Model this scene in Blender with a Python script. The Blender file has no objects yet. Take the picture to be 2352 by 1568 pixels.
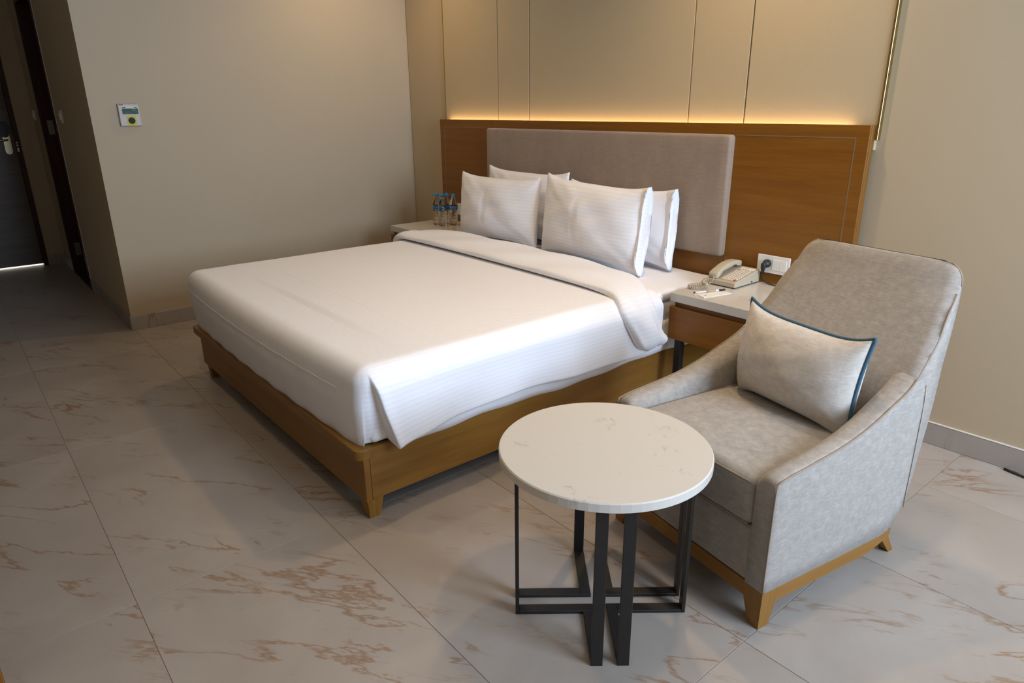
import bpy, bmesh, math, random
from mathutils import Vector, Matrix
R_ = math.radians
random.seed(7)
SC = bpy.context.scene
COL = SC.collection

# ------------------------------------------------------------------ camera
cam_d = bpy.data.cameras.new('camera')
cam = bpy.data.objects.new('camera', cam_d)
COL.objects.link(cam)
RW = ((0.64040997, 0.76799047, -0.00810614),      # camera right in world axes
      (0.24622146, -0.215293, -0.94499943),       # camera down
      (-0.72749575, 0.60319115, -0.32697152))     # camera forward
r, d, f = (Vector(v) for v in RW)
M = Matrix(((r.x, -d.x, -f.x), (r.y, -d.y, -f.y), (r.z, -d.z, -f.z)))
cam.matrix_world = Matrix.Translation((4.748, -2.947, 1.336)) @ M.to_4x4()
cam_d.sensor_width = 36.0
cam_d.lens = 1554.36 / 2352 * 36.0
cam_d.clip_start = 0.05
SC.camera = cam

# ------------------------------------------------------------------ world, daylight, ceiling lamps, exposure
world = bpy.data.worlds.new('world')
SC.world = world
world.use_nodes = True
bg = world.node_tree.nodes['Background']
bg.inputs['Color'].default_value = (0.55, 0.72, 1.0, 1)
bg.inputs['Strength'].default_value = 0.9

def area_light(name, loc, rot, sx, sy, power, col, spread=180):
    l = bpy.data.lights.new(name, 'AREA')
    l.shape = 'RECTANGLE'; l.size = sx; l.size_y = sy
    l.energy = power; l.color = col; l.spread = R_(spread)
    o = bpy.data.objects.new(name, l); COL.objects.link(o)
    o.location = loc; o.rotation_euler = rot
    return o

WINDOW_Y = (-1.75, -0.25); WINDOW_Z = (0.85, 2.65); ROOM_X = 6.6
# daylight entering through the tall window in the right-hand wall
area_light('window_daylight', (ROOM_X + 0.06, -1.0, 1.75), (0, R_(90), 0), 1.75, 1.45, 136, (0.62, 0.78, 1.0), 170)
DOWNLIGHTS = [((0.60, -0.62, 2.72), 32, 140), ((2.3, -2.3, 2.72), 26, 125), ((3.02, -0.55, 2.72), 58, 125), ((3.95, -1.25, 2.72), 40, 100)]
WARM = (1.0, 0.71, 0.39)

vs = SC.view_settings
vs.view_transform = 'Standard'; vs.look = 'None'; vs.gamma = 1.0
vs.use_curve_mapping = False
vs.exposure = 0.2
SC.display_settings.display_device = 'sRGB'

# ------------------------------------------------------------------ material helpers
def nt(name):
    m = bpy.data.materials.new(name); m.use_nodes = True
    n = m.node_tree.nodes; l = m.node_tree.links
    return m, n, l, n['Principled BSDF']

def setin(b, **k):
    for a, v in k.items():
        a = a.replace('_', ' ')
        if a in b.inputs:
            b.inputs[a].default_value = v

def c4(c):
    return (c[0], c[1], c[2], 1)

def noise(n, l, vec, scale, detail=4, rough=0.55, dist=0.0):
    t = n.new('ShaderNodeTexNoise')
    t.inputs['Scale'].default_value = scale; t.inputs['Detail'].default_value = detail
    t.inputs['Roughness'].default_value = rough; t.inputs['Distortion'].default_value = dist
    if vec is not None: l.new(vec, t.inputs['Vector'])
    return t

def mapping(n, l, vec, scale=(1, 1, 1), rot=(0, 0, 0), loc=(0, 0, 0)):
    mp = n.new('ShaderNodeMapping')
    mp.inputs['Scale'].default_value = scale; mp.inputs['Rotation'].default_value = rot
    mp.inputs['Location'].default_value = loc
    l.new(vec, mp.inputs['Vector'])
    return mp.outputs['Vector']

def ramp(n, l, fac, stops, interp='LINEAR'):
    r = n.new('ShaderNodeValToRGB'); r.color_ramp.interpolation = interp
    e = r.color_ramp.elements
    while len(e) < len(stops): e.new(0.5)
    for i, (p, c) in enumerate(stops):
        e[i].position = p; e[i].color = c4(c)
    l.new(fac, r.inputs['Fac'])
    return r.outputs['Color']

def bump(n, l, b, height, strength, dist=0.002):
    bp = n.new('ShaderNodeBump')
    bp.inputs['Strength'].default_value = strength; bp.inputs['Distance'].default_value = dist
    l.new(height, bp.inputs['Height']); l.new(bp.outputs['Normal'], b.inputs['Normal'])
    return bp

def mth(n, l, op, a, b=None):
    m = n.new('ShaderNodeMath'); m.operation = op
    for i, v in enumerate((a, b)):
        if v is None: continue
        if isinstance(v, (int, float)): m.inputs[i].default_value = v
        else: l.new(v, m.inputs[i])
    return m.outputs[0]

def mixc(n, l, fac, a, b):
    m = n.new('ShaderNodeMix'); m.data_type = 'RGBA'
    for s, v in ((0, fac), (6, a), (7, b)):
        if isinstance(v, (int, float)): m.inputs[s].default_value = v
        elif isinstance(v, tuple): m.inputs[s].default_value = c4(v)
        else: l.new(v, m.inputs[s])
    return m.outputs[2]

def objco(n):
    return n.new('ShaderNodeTexCoord').outputs['Object']

def plain(name, col, rough=0.5, metal=0.0, var=0.06, scale=30, **k):
    m, n, l, b = nt(name)
    t = noise(n, l, objco(n), scale, 3)
    c = ramp(n, l, t.outputs['Fac'], [(0.3, tuple(x * (1 - var) for x in col)), (0.7, tuple(min(1, x * (1 + var)) for x in col))])
    l.new(c, b.inputs['Base Color'])
    setin(b, Roughness=rough, Metallic=metal, **k)
    return m

def paint(name, col):
    m, n, l, b = nt(name)
    t = noise(n, l, objco(n), 1.6, 4)
    c = ramp(n, l, t.outputs['Fac'], [(0.3, tuple(x * 0.97 for x in col)), (0.7, col)])
    l.new(c, b.inputs['Base Color'])
    t2 = noise(n, l, objco(n), 220, 2)
    bump(n, l, b, t2.outputs['Fac'], 0.06, 0.001)
    setin(b, Roughness=0.62)
    return m

def wood(name, axis, dark, mid, light, rough=0.38, ring=26):
    m, n, l, b = nt(name)
    s = [ring, ring, ring]; s['xyz'.index(axis)] = ring * 0.055
    v = mapping(n, l, objco(n), tuple(s))
    t = noise(n, l, v, 1.0, 6, 0.6, 0.7)
    s2 = [x * 7 for x in s]
    t2 = noise(n, l, mapping(n, l, objco(n), tuple(s2)), 1.0, 3, 0.6, 0.2)
    mixf = mth(n, l, 'ADD', mth(n, l, 'MULTIPLY', t.outputs['Fac'], 0.72), mth(n, l, 'MULTIPLY', t2.outputs['Fac'], 0.28))
    c = ramp(n, l, mixf, [(0.3, dark), (0.5, mid), (0.72, light)])
    l.new(c, b.inputs['Base Color'])
    bump(n, l, b, t2.outputs['Fac'], 0.05, 0.001)
    setin(b, Roughness=rough, Specular_IOR_Level=0.35)
    return m

OAK = ((0.165, 0.058, 0.004), (0.205, 0.077, 0.006), (0.245, 0.100, 0.010))
M = {}
M['wall'] = paint('beige_wall_paint', (0.475, 0.378, 0.255))
M['ceiling'] = paint('white_ceiling_paint', (0.62, 0.59, 0.53))
for a in 'xyz':
    M['oak_' + a] = wood('honey_oak_' + a, a, *OAK)
OAK2 = ((0.20, 0.087, 0.013), (0.25, 0.116, 0.020), (0.30, 0.15, 0.031))
for a in 'xyz':
    M['oakb_' + a] = wood('light_oak_' + a, a, *OAK2)
M['oak_pale'] = wood('pale_oak_leg', 'z', (0.20, 0.088, 0.012), (0.27, 0.13, 0.02), (0.33, 0.175, 0.032), ring=60)
M['door_dark'] = wood('dark_red_brown_wood', 'z', (0.030, 0.008, 0.005), (0.05, 0.014, 0.009), (0.07, 0.02, 0.012))
M['door_grey'] = wood('grey_brown_laminate', 'y', (0.10, 0.08, 0.063), (0.13, 0.105, 0.085), (0.155, 0.128, 0.105), ring=18)
M['groove'] = plain('dark_groove', (0.05, 0.032, 0.015), 0.6)
M['inlay'] = plain('grey_inlay', (0.20, 0.14, 0.08), 0.4)
M['brass'] = plain('brushed_brass', (0.46, 0.34, 0.13), 0.28, 1.0)
M['lock_metal'] = plain('satin_brass_lock', (0.50, 0.44, 0.28), 0.3, 1.0)
M['steel'] = plain('satin_steel', (0.5, 0.48, 0.42), 0.32, 1.0)
M['black_metal'] = plain('black_bronze_metal', (0.032, 0.029, 0.027), 0.42, 0.55)
M['black_plastic'] = plain('black_plastic', (0.016, 0.016, 0.017), 0.45)
M['white_plastic'] = plain('white_plastic', (0.80, 0.78, 0.74), 0.35, var=0.02)
M['phone'] = plain('ivory_plastic', (0.48, 0.41, 0.30), 0.38, var=0.02)
M['phone_plate'] = plain('taupe_keypad_plate', (0.42, 0.34, 0.25), 0.5)
M['key'] = plain('cream_keys', (0.72, 0.66, 0.55), 0.4)
M['red'] = plain('red_key', (0.55, 0.03, 0.03), 0.4)
M['paper'] = plain('white_paper', (0.80, 0.76, 0.70), 0.7, var=0.02)
M['ink'] = plain('dark_ink', (0.07, 0.06, 0.06), 0.7)
M['red_print'] = plain('dark_red_print', (0.25, 0.05, 0.05), 0.7)
M['cap_blue'] = plain('blue_cap', (0.02, 0.30, 0.68), 0.4)
M['greige'] = plain('greige_plastic', (0.46, 0.40, 0.35), 0.4, var=0.02)
M['lcd_white'] = plain('pale_display_border', (0.52, 0.54, 0.46), 0.4)
M['sticker'] = plain('yellow_sticker', (0.62, 0.44, 0.006), 0.5)
M['dial'] = plain('dark_green_dial', (0.015, 0.045, 0.025), 0.6, Specular_IOR_Level=0.2)
M['blue_cord'] = plain('blue_piping', (0.035, 0.10, 0.16), 0.8, scale=400, var=0.3)
M['tan_cord'] = plain('tan_welt', (0.30, 0.235, 0.175), 0.85)
M['led'] = plain('led_tape', (0.8, 0.7, 0.5), 0.5)
M['white_trim'] = plain('off_white_trim', (0.62, 0.58, 0.52), 0.5)
M['black_cable'] = plain('black_cable', (0.012, 0.012, 0.012), 0.5)

def m_glass():
    m, n, l, b = nt('clear_bottle_plastic')
    setin(b, Base_Color=(0.96, 0.97, 0.98, 1), Roughness=0.04, IOR=1.28, Transmission_Weight=1.0)
    t = noise(n, l, objco(n), 120, 2)
    bump(n, l, b, t.outputs['Fac'], 0.05, 0.001)
    return m
M['bottle'] = m_glass()

def m_label():
    m, n, l, b = nt('blue_bottle_label')
    v = mapping(n, l, objco(n), (60, 60, 220))
    t = noise(n, l, v, 1.0, 2)
    c = ramp(n, l, t.outputs['Fac'], [(0.38, (0.02, 0.08, 0.24)), (0.5, (0.06, 0.24, 0.48)), (0.6, (0.55, 0.63, 0.70))], 'CONSTANT')
    l.new(c, b.inputs['Base Color']); setin(b, Roughness=0.35)
    return m
M['label'] = m_label()

def m_lcd():
    m, n, l, b = nt('green_grey_lcd')
    t = noise(n, l, objco(n), 45, 3, 0.6, 1.0)
    c = ramp(n, l, t.outputs['Fac'], [(0.35, (0.03, 0.065, 0.045)), (0.55, (0.075, 0.135, 0.095)), (0.7, (0.19, 0.25, 0.18))])
    l.new(c, b.inputs['Base Color']); setin(b, Roughness=0.5, Specular_IOR_Level=0.15)
    return m
M['lcd'] = m_lcd()

def m_tile():
    m, n, l, b = nt('veined_stone_tile')
    g = n.new('ShaderNodeNewGeometry').outputs['Position']
    oi = n.new('ShaderNodeObjectInfo')
    off = n.new('ShaderNodeVectorMath'); off.operation = 'SCALE'
    cmb = n.new('ShaderNodeCombineXYZ'); l.new(oi.outputs['Random'], cmb.inputs[0]); l.new(oi.outputs['Random'], cmb.inputs[1])
    l.new(cmb.outputs[0], off.inputs[0]); off.inputs['Scale'].default_value = 37.0
    add = n.new('ShaderNodeVectorMath'); l.new(g, add.inputs[0]); l.new(off.outputs[0], add.inputs[1])
    P = add.outputs[0]
    Q = mapping(n, l, P, (1, 1, 1), (0, 0, R_(-37)))
    t1 = noise(n, l, mapping(n, l, Q, (1.5, 5.5, 1)), 1.0, 6, 0.58, 0.35)
    d1 = mth(n, l, 'ABSOLUTE', mth(n, l, 'SUBTRACT', t1.outputs['Fac'], 0.5))
    vein = mth(n, l, 'SUBTRACT', 1.0, mth(n, l, 'MULTIPLY', d1, 60.0))
    t2 = noise(n, l, mapping(n, l, Q, (1.6, 4.0, 1), (0, 0, 0), (3.1, 5.2, 0)), 1.0, 3, 0.55, 0.3)
    mask = ramp(n, l, t2.outputs['Fac'], [(0.47, (0, 0, 0)), (0.56, (1, 1, 1))])
    va = mth(n, l, 'MULTIPLY', mth(n, l, 'MAXIMUM', vein, 0.0), mask)
    # finer flecks
    t3 = noise(n, l, mapping(n, l, Q, (6.0, 24.0, 1), (0, 0, 0.1), (8, 2, 0)), 1.0, 5, 0.6, 0.9)
    d3 = mth(n, l, 'ABSOLUTE', mth(n, l, 'SUBTRACT', t3.outputs['Fac'], 0.5))
    fl = mth(n, l, 'MAXIMUM', mth(n, l, 'SUBTRACT', 1.0, mth(n, l, 'MULTIPLY', d3, 34.0)), 0.0)
    t4 = noise(n, l, mapping(n, l, Q, (2.5, 7.0, 1)), 1.0, 5, 0.62, 0.4)
    mask2 = ramp(n, l, t4.outputs['Fac'], [(0.57, (0, 0, 0)), (0.64, (1, 1, 1))])
    vb = mth(n, l, 'MULTIPLY', mth(n, l, 'MULTIPLY', fl, mask2), 0.55)
    veins = mth(n, l, 'MINIMUM', mth(n, l, 'ADD', va, vb), 1.0)
    t5 = noise(n, l, P, 2.3, 5, 0.6, 0.4)
    base = ramp(n, l, t5.outputs['Fac'], [(0.3, (0.315, 0.27, 0.234)), (0.55, (0.352, 0.308, 0.271)), (0.75, (0.39, 0.345, 0.308))])
    col = mixc(n, l, mth(n, l, 'MULTIPLY', veins, 0.8), base, (0.225, 0.122, 0.055))
    l.new(col, b.inputs['Base Color'])
    rr = ramp(n, l, t5.outputs['Fac'], [(0.3, (0.36, 0.36, 0.36)), (0.7, (0.46, 0.46, 0.46))])
    l.new(rr, b.inputs['Roughness'])
    setin(b, Specular_IOR_Level=0.45)
    return m
M['tile'] = m_tile()
M['grout'] = plain('brown_grout', (0.26, 0.21, 0.165), 0.8)

def m_quartz():
    m, n, l, b = nt('white_quartz')
    P = objco(n)
    v1 = mapping(n, l, P, (7, 15, 7), (0, 0, R_(30)))
    t1 = noise(n, l, v1, 1.4, 5, 0.6, 1.1)
    d1 = mth(n, l, 'ABSOLUTE', mth(n, l, 'SUBTRACT', t1.outputs['Fac'], 0.5))
    v = mth(n, l, 'MAXIMUM', mth(n, l, 'SUBTRACT', 1.0, mth(n, l, 'MULTIPLY', d1, 26.0)), 0.0)
    t2 = noise(n, l, P, 9.0, 3, 0.6, 0.2)
    mk = ramp(n, l, t2.outputs['Fac'], [(0.57, (0, 0, 0)), (0.66, (1, 1, 1))])
    f = mth(n, l, 'MULTIPLY', mth(n, l, 'MULTIPLY', v, mk), 0.55)
    c = mixc(n, l, f, (0.60, 0.56, 0.505), (0.31, 0.28, 0.25))
    l.new(c, b.inputs['Base Color'])
    setin(b, Roughness=0.3)
    return m
M['quartz'] = m_quartz()
def m_quartz_gloss():
    m = M['quartz'].copy(); m.name = 'polished_quartz'
    m.node_tree.nodes['Principled BSDF'].inputs['Roughness'].default_value = 0.14
    return m
M['quartz_gloss'] = m_quartz_gloss()

def m_fabric(name, dark, mid, light, mott=14, fine=520, stretch=(1, 1, 1), rough=0.85, sheen=0.3, bstr=0.25):
    m, n, l, b = nt(name)
    P = objco(n)
    t = noise(n, l, mapping(n, l, P, stretch), mott, 6, 0.66, 0.4)
    tf = noise(n, l, mapping(n, l, P, (1.0, 1.0, 0.35)), fine, 2, 0.7)
    tg = noise(n, l, mapping(n, l, P, (0.10, 0.10, 1.0)), fine * 0.55, 3, 0.7)
    s = mth(n, l, 'ADD', mth(n, l, 'MULTIPLY', t.outputs['Fac'], 0.42), mth(n, l, 'ADD', mth(n, l, 'MULTIPLY', tf.outputs['Fac'], 0.2), mth(n, l, 'MULTIPLY', tg.outputs['Fac'], 0.38)))
    c = ramp(n, l, s, [(0.36, dark), (0.5, mid), (0.64, light)])
    l.new(c, b.inputs['Base Color'])
    bump(n, l, b, mth(n, l, 'ADD', tf.outputs['Fac'], tg.outputs['Fac']), bstr, 0.0012)
    setin(b, Roughness=rough, Sheen_Weight=sheen, Sheen_Roughness=0.4, Specular_IOR_Level=0.2)
    return m
M['chair'] = m_fabric('beige_chenille', (0.28, 0.25, 0.22), (0.345, 0.312, 0.28), (0.42, 0.385, 0.352), mott=46, sheen=0.12)
M['cushion'] = m_fabric('pale_beige_chenille', (0.46, 0.41, 0.36), (0.55, 0.495, 0.44), (0.64, 0.585, 0.53), mott=42, sheen=0.12)
M['taupe'] = m_fabric('taupe_suede', (0.26, 0.192, 0.144), (0.30, 0.226, 0.172), (0.34, 0.262, 0.20), mott=9, stretch=(1, 1, 0.4), fine=300)

def m_panel():
    m, n, l, b = nt('woven_beige_wall_panel')
    P = objco(n)
    w1 = n.new('ShaderNodeTexWave'); w1.inputs['Scale'].default_value = 70
    l.new(mapping(n, l, P, (1, 1, 1), (0, R_(35), 0)), w1.inputs['Vector'])
    w2 = n.new('ShaderNodeTexWave'); w2.inputs['Scale'].default_value = 70
    l.new(mapping(n, l, P, (1, 1, 1), (0, R_(-55), 0)), w2.inputs['Vector'])
    h = mth(n, l, 'MULTIPLY', w1.outputs['Fac'], w2.outputs['Fac'])
    c = ramp(n, l, h, [(0.0, (0.44, 0.35, 0.222)), (0.7, (0.55, 0.445, 0.29))])
    l.new(c, b.inputs['Base Color'])
    bump(n, l, b, h, 0.25, 0.001)
    setin(b, Roughness=0.6)
    return m
M['panel'] = m_panel()

def m_linen(name, stripes, base=(0.87, 0.86, 0.89)):
    m, n, l, b = nt(name)
    P = objco(n)
    tf = noise(n, l, P, 700, 2)
    tw = noise(n, l, mapping(n, l, P, (1, 1.8, 1.4)), 7.0, 5, 0.55, 0.6)
    if stripes:
        at = n.new('ShaderNodeAttribute'); at.attribute_name = 'stripe'
        s = mth(n, l, 'SINE', mth(n, l, 'MULTIPLY', at.outputs['Fac'], 2 * math.pi / 0.019))
        s = ramp(n, l, mth(n, l, 'ADD', mth(n, l, 'MULTIPLY', s, 0.5), 0.5), [(0.36, (0, 0, 0)), (0.64, (1, 1, 1))])
        c = mixc(n, l, s, tuple(x * 0.955 for x in base), base)
        rgh = ramp(n, l, s, [(0, (0.8,) * 3), (1, (0.36,) * 3)])
        l.new(rgh, b.inputs['Roughness'])
    else:
        c = mixc(n, l, 0.0, base, base)
    l.new(c, b.inputs['Base Color'])
    hh = mth(n, l, 'ADD', mth(n, l, 'MULTIPLY', tw.outputs['Fac'], 3.0), mth(n, l, 'MULTIPLY', tf.outputs['Fac'], 0.12))
    bump(n, l, b, hh, 0.13, 0.004)
    setin(b, Sheen_Weight=0.12, Specular_IOR_Level=0.25)
    if not stripes: setin(b, Roughness=0.7)
    return m
M['linen_stripe'] = m_linen('white_striped_cotton', True)
M['linen'] = m_linen('white_plain_cotton', False)

# ------------------------------------------------------------------ object helpers
ORG = {}
def link_mesh(name, verts, faces, mat, parent=None, smooth=False, attr=None, local=False, matidx=None):
    org = Vector((0, 0, 0))
    if parent is not None and not local: org = ORG[parent]
    me = bpy.data.meshes.new(name)
    me.from_pydata([tuple(Vector(v) - org) for v in verts], [], faces)
    me.materials.append(mat)
    if attr is not None:
        a = me.attributes.new('stripe', 'FLOAT', 'POINT')
        a.data.foreach_set('value', attr)
    me.validate(); me.update()
    bm = bmesh.new(); bm.from_mesh(me)
    bmesh.ops.recalc_face_normals(bm, faces=bm.faces)
    bm.to_mesh(me); bm.free()
    if smooth:
        me.polygons.foreach_set('use_smooth', [True] * len(me.polygons))
    o = bpy.data.objects.new(name, me); COL.objects.link(o)
    if parent is not None:
        o.parent = parent; ORG[o] = ORG[parent] if not local else Vector((0, 0, 0))
    else:
        ORG[o] = Vector((0, 0, 0))
    return o

def recentre(o):
    """move a top-level mesh's origin to the middle of its base"""
    me = o.data
    xs = [v.co for v in me.vertices]
    lo = Vector((min(v.x for v in xs), min(v.y for v in xs), min(v.z for v in xs)))
    hi = Vector((max(v.x for v in xs), max(v.y for v in xs), max(v.z for v in xs)))
    c = Vector(((lo.x + hi.x) / 2, (lo.y + hi.y) / 2, lo.z))
    me.transform(Matrix.Translation(-c)); o.location = c; ORG[o] = c.copy()
    return o

def thing(name, label, cat, loc, rotz=0.0, group=None):
    o = bpy.data.objects.new(name, None); COL.objects.link(o)
    o.empty_display_size = 0.1
    o.location = loc; o.rotation_euler = (0, 0, rotz)
    o['label'] = label; o['category'] = cat
    if group: o['group'] = group
    ORG[o] = Vector(loc)
    return o

def tag(o, label, cat, group=None):
    o['label'] = label; o['category'] = cat
    if group: o['group'] = group
    return o

def struct(o, label=None):
    o['kind'] = 'structure'
    if label: o['label'] = label
    return o

def boxdata(x0, x1, y0, y1, z0, z1, bev=0.0, seg=2):
    bm = bmesh.new()
    bmesh.ops.create_cube(bm, size=1.0)
    for v in bm.verts:
        v.co = Vector(((x0 + x1) / 2 + v.co.x * (x1 - x0), (y0 + y1) / 2 + v.co.y * (y1 - y0), (z0 + z1) / 2 + v.co.z * (z1 - z0)))
    if bev > 0:
        bmesh.ops.bevel(bm, geom=list(bm.edges), offset=bev, segments=seg, affect='EDGES', profile=0.5)
    bm.verts.index_update()
    vs_ = [v.co.copy() for v in bm.verts]
    fs_ = [[v.index for v in f.verts] for f in bm.faces]
    bm.free()
    return vs_, fs_

def box(name, x0, x1, y0, y1, z0, z1, mat, parent=None, bev=0.0, seg=2, local=False):
    v, f = boxdata(min(x0, x1), max(x0, x1), min(y0, y1), max(y0, y1), min(z0, z1), max(z0, z1), bev, seg)
    return link_mesh(name, v, f, mat, parent, bev > 0 and seg > 2, local=local)

def join(*vf):
    V, F = [], []
    for v, f in vf:
        o = len(V); V += list(v); F += [[i + o for i in g] for g in f]
    return V, F

def tube(pts, r, n=8, closed=False, cap=True):
    P = [Vector(p) for p in pts]; N = len(P)
    V, F = [], []
    up = None
    for i in range(N):
        a = P[(i - 1) % N] if (closed or i > 0) else P[i]
        b = P[(i + 1) % N] if (closed or i < N - 1) else P[i]
        t = (b - a).normalized()
        if up is None:
            up = Vector((0, 0, 1)) if abs(t.z) < 0.9 else Vector((1, 0, 0))
        s = t.cross(up)
        if s.length < 1e-6: s = t.orthogonal()
        s.normalize(); up = s.cross(t).normalized()
        rr = r[i] if isinstance(r, (list, tuple)) else r
        for k in range(n):
            an = 2 * math.pi * k / n
            V.append(P[i] + (s * math.cos(an) + up * math.sin(an)) * rr)
    m = N if closed else N - 1
    for i in range(m):
        for k in range(n):
            a = i * n + k; b = i * n + (k + 1) % n
            c = ((i + 1) % N) * n + (k + 1) % n; d_ = ((i + 1) % N) * n + k
            F.append([a, b, c, d_])
    if cap and not closed:
        F.append(list(range(n - 1, -1, -1))); F.append([(N - 1) * n + k for k in range(n)])
    return V, F

def lathe(prof, n=20, c=(0, 0, 0)):
    V, F = [], []
    for (r, z) in prof:
        for k in range(n):
            a = 2 * math.pi * k / n
            V.append(Vector((c[0] + r * math.cos(a), c[1] + r * math.sin(a), c[2] + z)))
    for i in range(len(prof) - 1):
        for k in range(n):
            F.append([i * n + k, i * n + (k + 1) % n, (i + 1) * n + (k + 1) % n, (i + 1) * n + k])
    F.append(list(range(n - 1, -1, -1))); F.append([(len(prof) - 1) * n + k for k in range(n)])
    return V, F

def loft(rings, cap0=True, cap1=True, closed=True):
    V, F = [], []
    n = len(rings[0])
    for r in rings: V += [Vector(p) for p in r]
    for i in range(len(rings) - 1):
        for k in range(n if closed else n - 1):
            F.append([i * n + k, i * n + (k + 1) % n, (i + 1) * n + (k + 1) % n, (i + 1) * n + k])
    if cap0: F.append(list(range(n - 1, -1, -1)))
    if cap1: F.append([(len(rings) - 1) * n + k for k in range(n)])
    return V, F

def itp(x, tab):
    if x <= tab[0][0]: return tab[0][1]
    for (a, va), (b, vb) in zip(tab, tab[1:]):
        if x <= b: return va + (vb - va) * (x - a) / (b - a)
    return tab[-1][1]

def sm(x, tab):
    """smooth interpolation (Catmull-Rom on a table)"""
    n = len(tab)
    if x <= tab[0][0]: return tab[0][1]
    if x >= tab[-1][0]: return tab[-1][1]
    for i in range(n - 1):
        if x <= tab[i + 1][0]:
            x0, y0 = tab[i]; x1, y1 = tab[i + 1]
            m0 = (y1 - tab[i - 1][1]) / (x1 - tab[i - 1][0]) if i > 0 else (y1 - y0) / (x1 - x0)
            m1 = (tab[i + 2][1] - y0) / (tab[i + 2][0] - x0) if i < n - 2 else (y1 - y0) / (x1 - x0)
            h = x1 - x0; t = (x - x0) / h
            return (2*t**3 - 3*t**2 + 1) * y0 + (t**3 - 2*t**2 + t) * h * m0 + (-2*t**3 + 3*t**2) * y1 + (t**3 - t**2) * h * m1

def gridbox(x0, x1, y0, y1, z0, z1, r, step, skip=(), flat_bottom=False, flat_back=False, extra_y=()):
    """box whose faces are fine grids, rounded by radius r; returns verts, faces"""
    def axis(a, b):
        n = max(2, int(round((b - a) / step)))
        pts = [a + (b - a) * i / n for i in range(n + 1)]
        ex = []
        for k in range(1, 6):
            ex += [a + r * k / 6.0 * 1.0, b - r * k / 6.0]
        return sorted(set(round(p, 5) for p in pts + ex))
    X, Y, Z = axis(x0, x1), axis(y0, y1), axis(z0, z1)
    if extra_y:
        Y = [q for q in Y if not (min(extra_y) - 0.004 < q < max(extra_y) + 0.004)]
        Y = sorted(Y + list(extra_y))
    idx, V, F = {}, [], []
    def vid(p):
        k = (round(p[0], 5), round(p[1], 5), round(p[2], 5))
        if k not in idx:
            idx[k] = len(V); V.append(Vector(p))
        return idx[k]
    def face(A, B, mk):
        for i in range(len(A) - 1):
            for j in range(len(B) - 1):
                F.append([vid(mk(A[i], B[j])), vid(mk(A[i + 1], B[j])), vid(mk(A[i + 1], B[j + 1])), vid(mk(A[i], B[j + 1]))])
    if 'z1' not in skip: face(X, Y, lambda a, b: (a, b, z1))
    if 'z0' not in skip: face(X, Y, lambda a, b: (a, b, z0))
    if 'x0' not in skip: face(Y, Z, lambda a, b: (x0, a, b))
    if 'x1' not in skip: face(Y, Z, lambda a, b: (x1, a, b))
    if 'y0' not in skip: face(X, Z, lambda a, b: (a, y0, b))
    if 'y1' not in skip: face(X, Z, lambda a, b: (a, y1, b))
    zl = z0 if flat_bottom else z0 + r
    yl = y1 if flat_back else y1 - r
    out = []
    for p in V:
        q = Vector((min(max(p.x, x0 + r), x1 - r), min(max(p.y, y0 + r), yl), min(max(p.z, zl), z1 - r)))
        dv = p - q
        out.append(q + dv.normalized() * min(dv.length, r) if dv.length > 1e-9 else p.copy())
    return V, out, F

# ================================================================== THE SETTING
H = 2.75
X0, X1 = -2.68, ROOM_X        # entrance wall, window wall
YF = -3.70                    # wall behind the camera
YC = -2.175                   # corridor wall face
# floor: slab and stone tiles
floor = struct(box('floor', X0 - 1.0, X1 + 0.1, YF - 0.1, 0.1, -0.12, -0.0015, M['grout']), 'veined beige stone tile floor')
TX, TY, GAP = 1.203, 0.597, 0.0016
tx0, ty0 = 2.832, -2.764
base_tile = None
def tile_at(x0, x1, y0, y1):
    global base_tile
    full = abs((x1 - x0) - (TX - GAP)) < 1e-4 and abs((y1 - y0) - (TY - GAP)) < 1e-4
    cx, cy = (x0 + x1) / 2, (y0 + y1) / 2
    if full and base_tile is not None:
        o = base_tile.copy(); COL.objects.link(o); o.parent = floor
    else:
        v, f_ = boxdata(x0 - cx, x1 - cx, y0 - cy, y1 - cy, -0.010, 0.0, 0.0006, 1)
        o = link_mesh('tile', v, f_, M['tile'], floor, local=True)
        if full: base_tile = o
    o.location = (cx, cy, 0)
for i in range(-5, 4):
    for j in range(-3, 6):
        xa, xb = tx0 + i * TX + GAP / 2, tx0 + (i + 1) * TX - GAP / 2
        ya, yb = ty0 + j * TY + GAP / 2, ty0 + (j + 1) * TY - GAP / 2
        xa, xb = max(xa, X0 - 0.14), min(xb, X1)
        ya, yb = max(ya, YF), min(yb, 0.0)
        if xb - xa > 0.02 and yb - ya > 0.02:
            tile_at(xa, xb, ya, yb)
struct(box('ceiling', X0 - 0.1, X1 + 0.1, YF - 0.1, 0.1, H, H + 0.1, M['ceiling']), 'white ceiling')
wall_back = struct(box('wall_back', -0.12, X1 + 0.12, 0.0, 0.12, 0, H, M['wall']), 'beige wall behind the bed')
wall_left = struct(box('wall_left', -0.12, 0.0, YC, 0.0, 0, H, M['wall']), 'plain beige wall beside the bed')
# corridor wall with the bathroom opening
OPX0, OPX1, OPH = -2.17, -1.35, 2.15
v = join(boxdata(OPX1, -0.12, YC, YC + 0.12, 0, H), boxdata(X0, OPX0, YC, YC + 0.12, 0, H), boxdata(OPX0, OPX1, YC, YC + 0.12, OPH, H))
struct(link_mesh('wall_corridor', *v, M['wall']), 'shaded corridor wall with a dark doorway')
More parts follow.
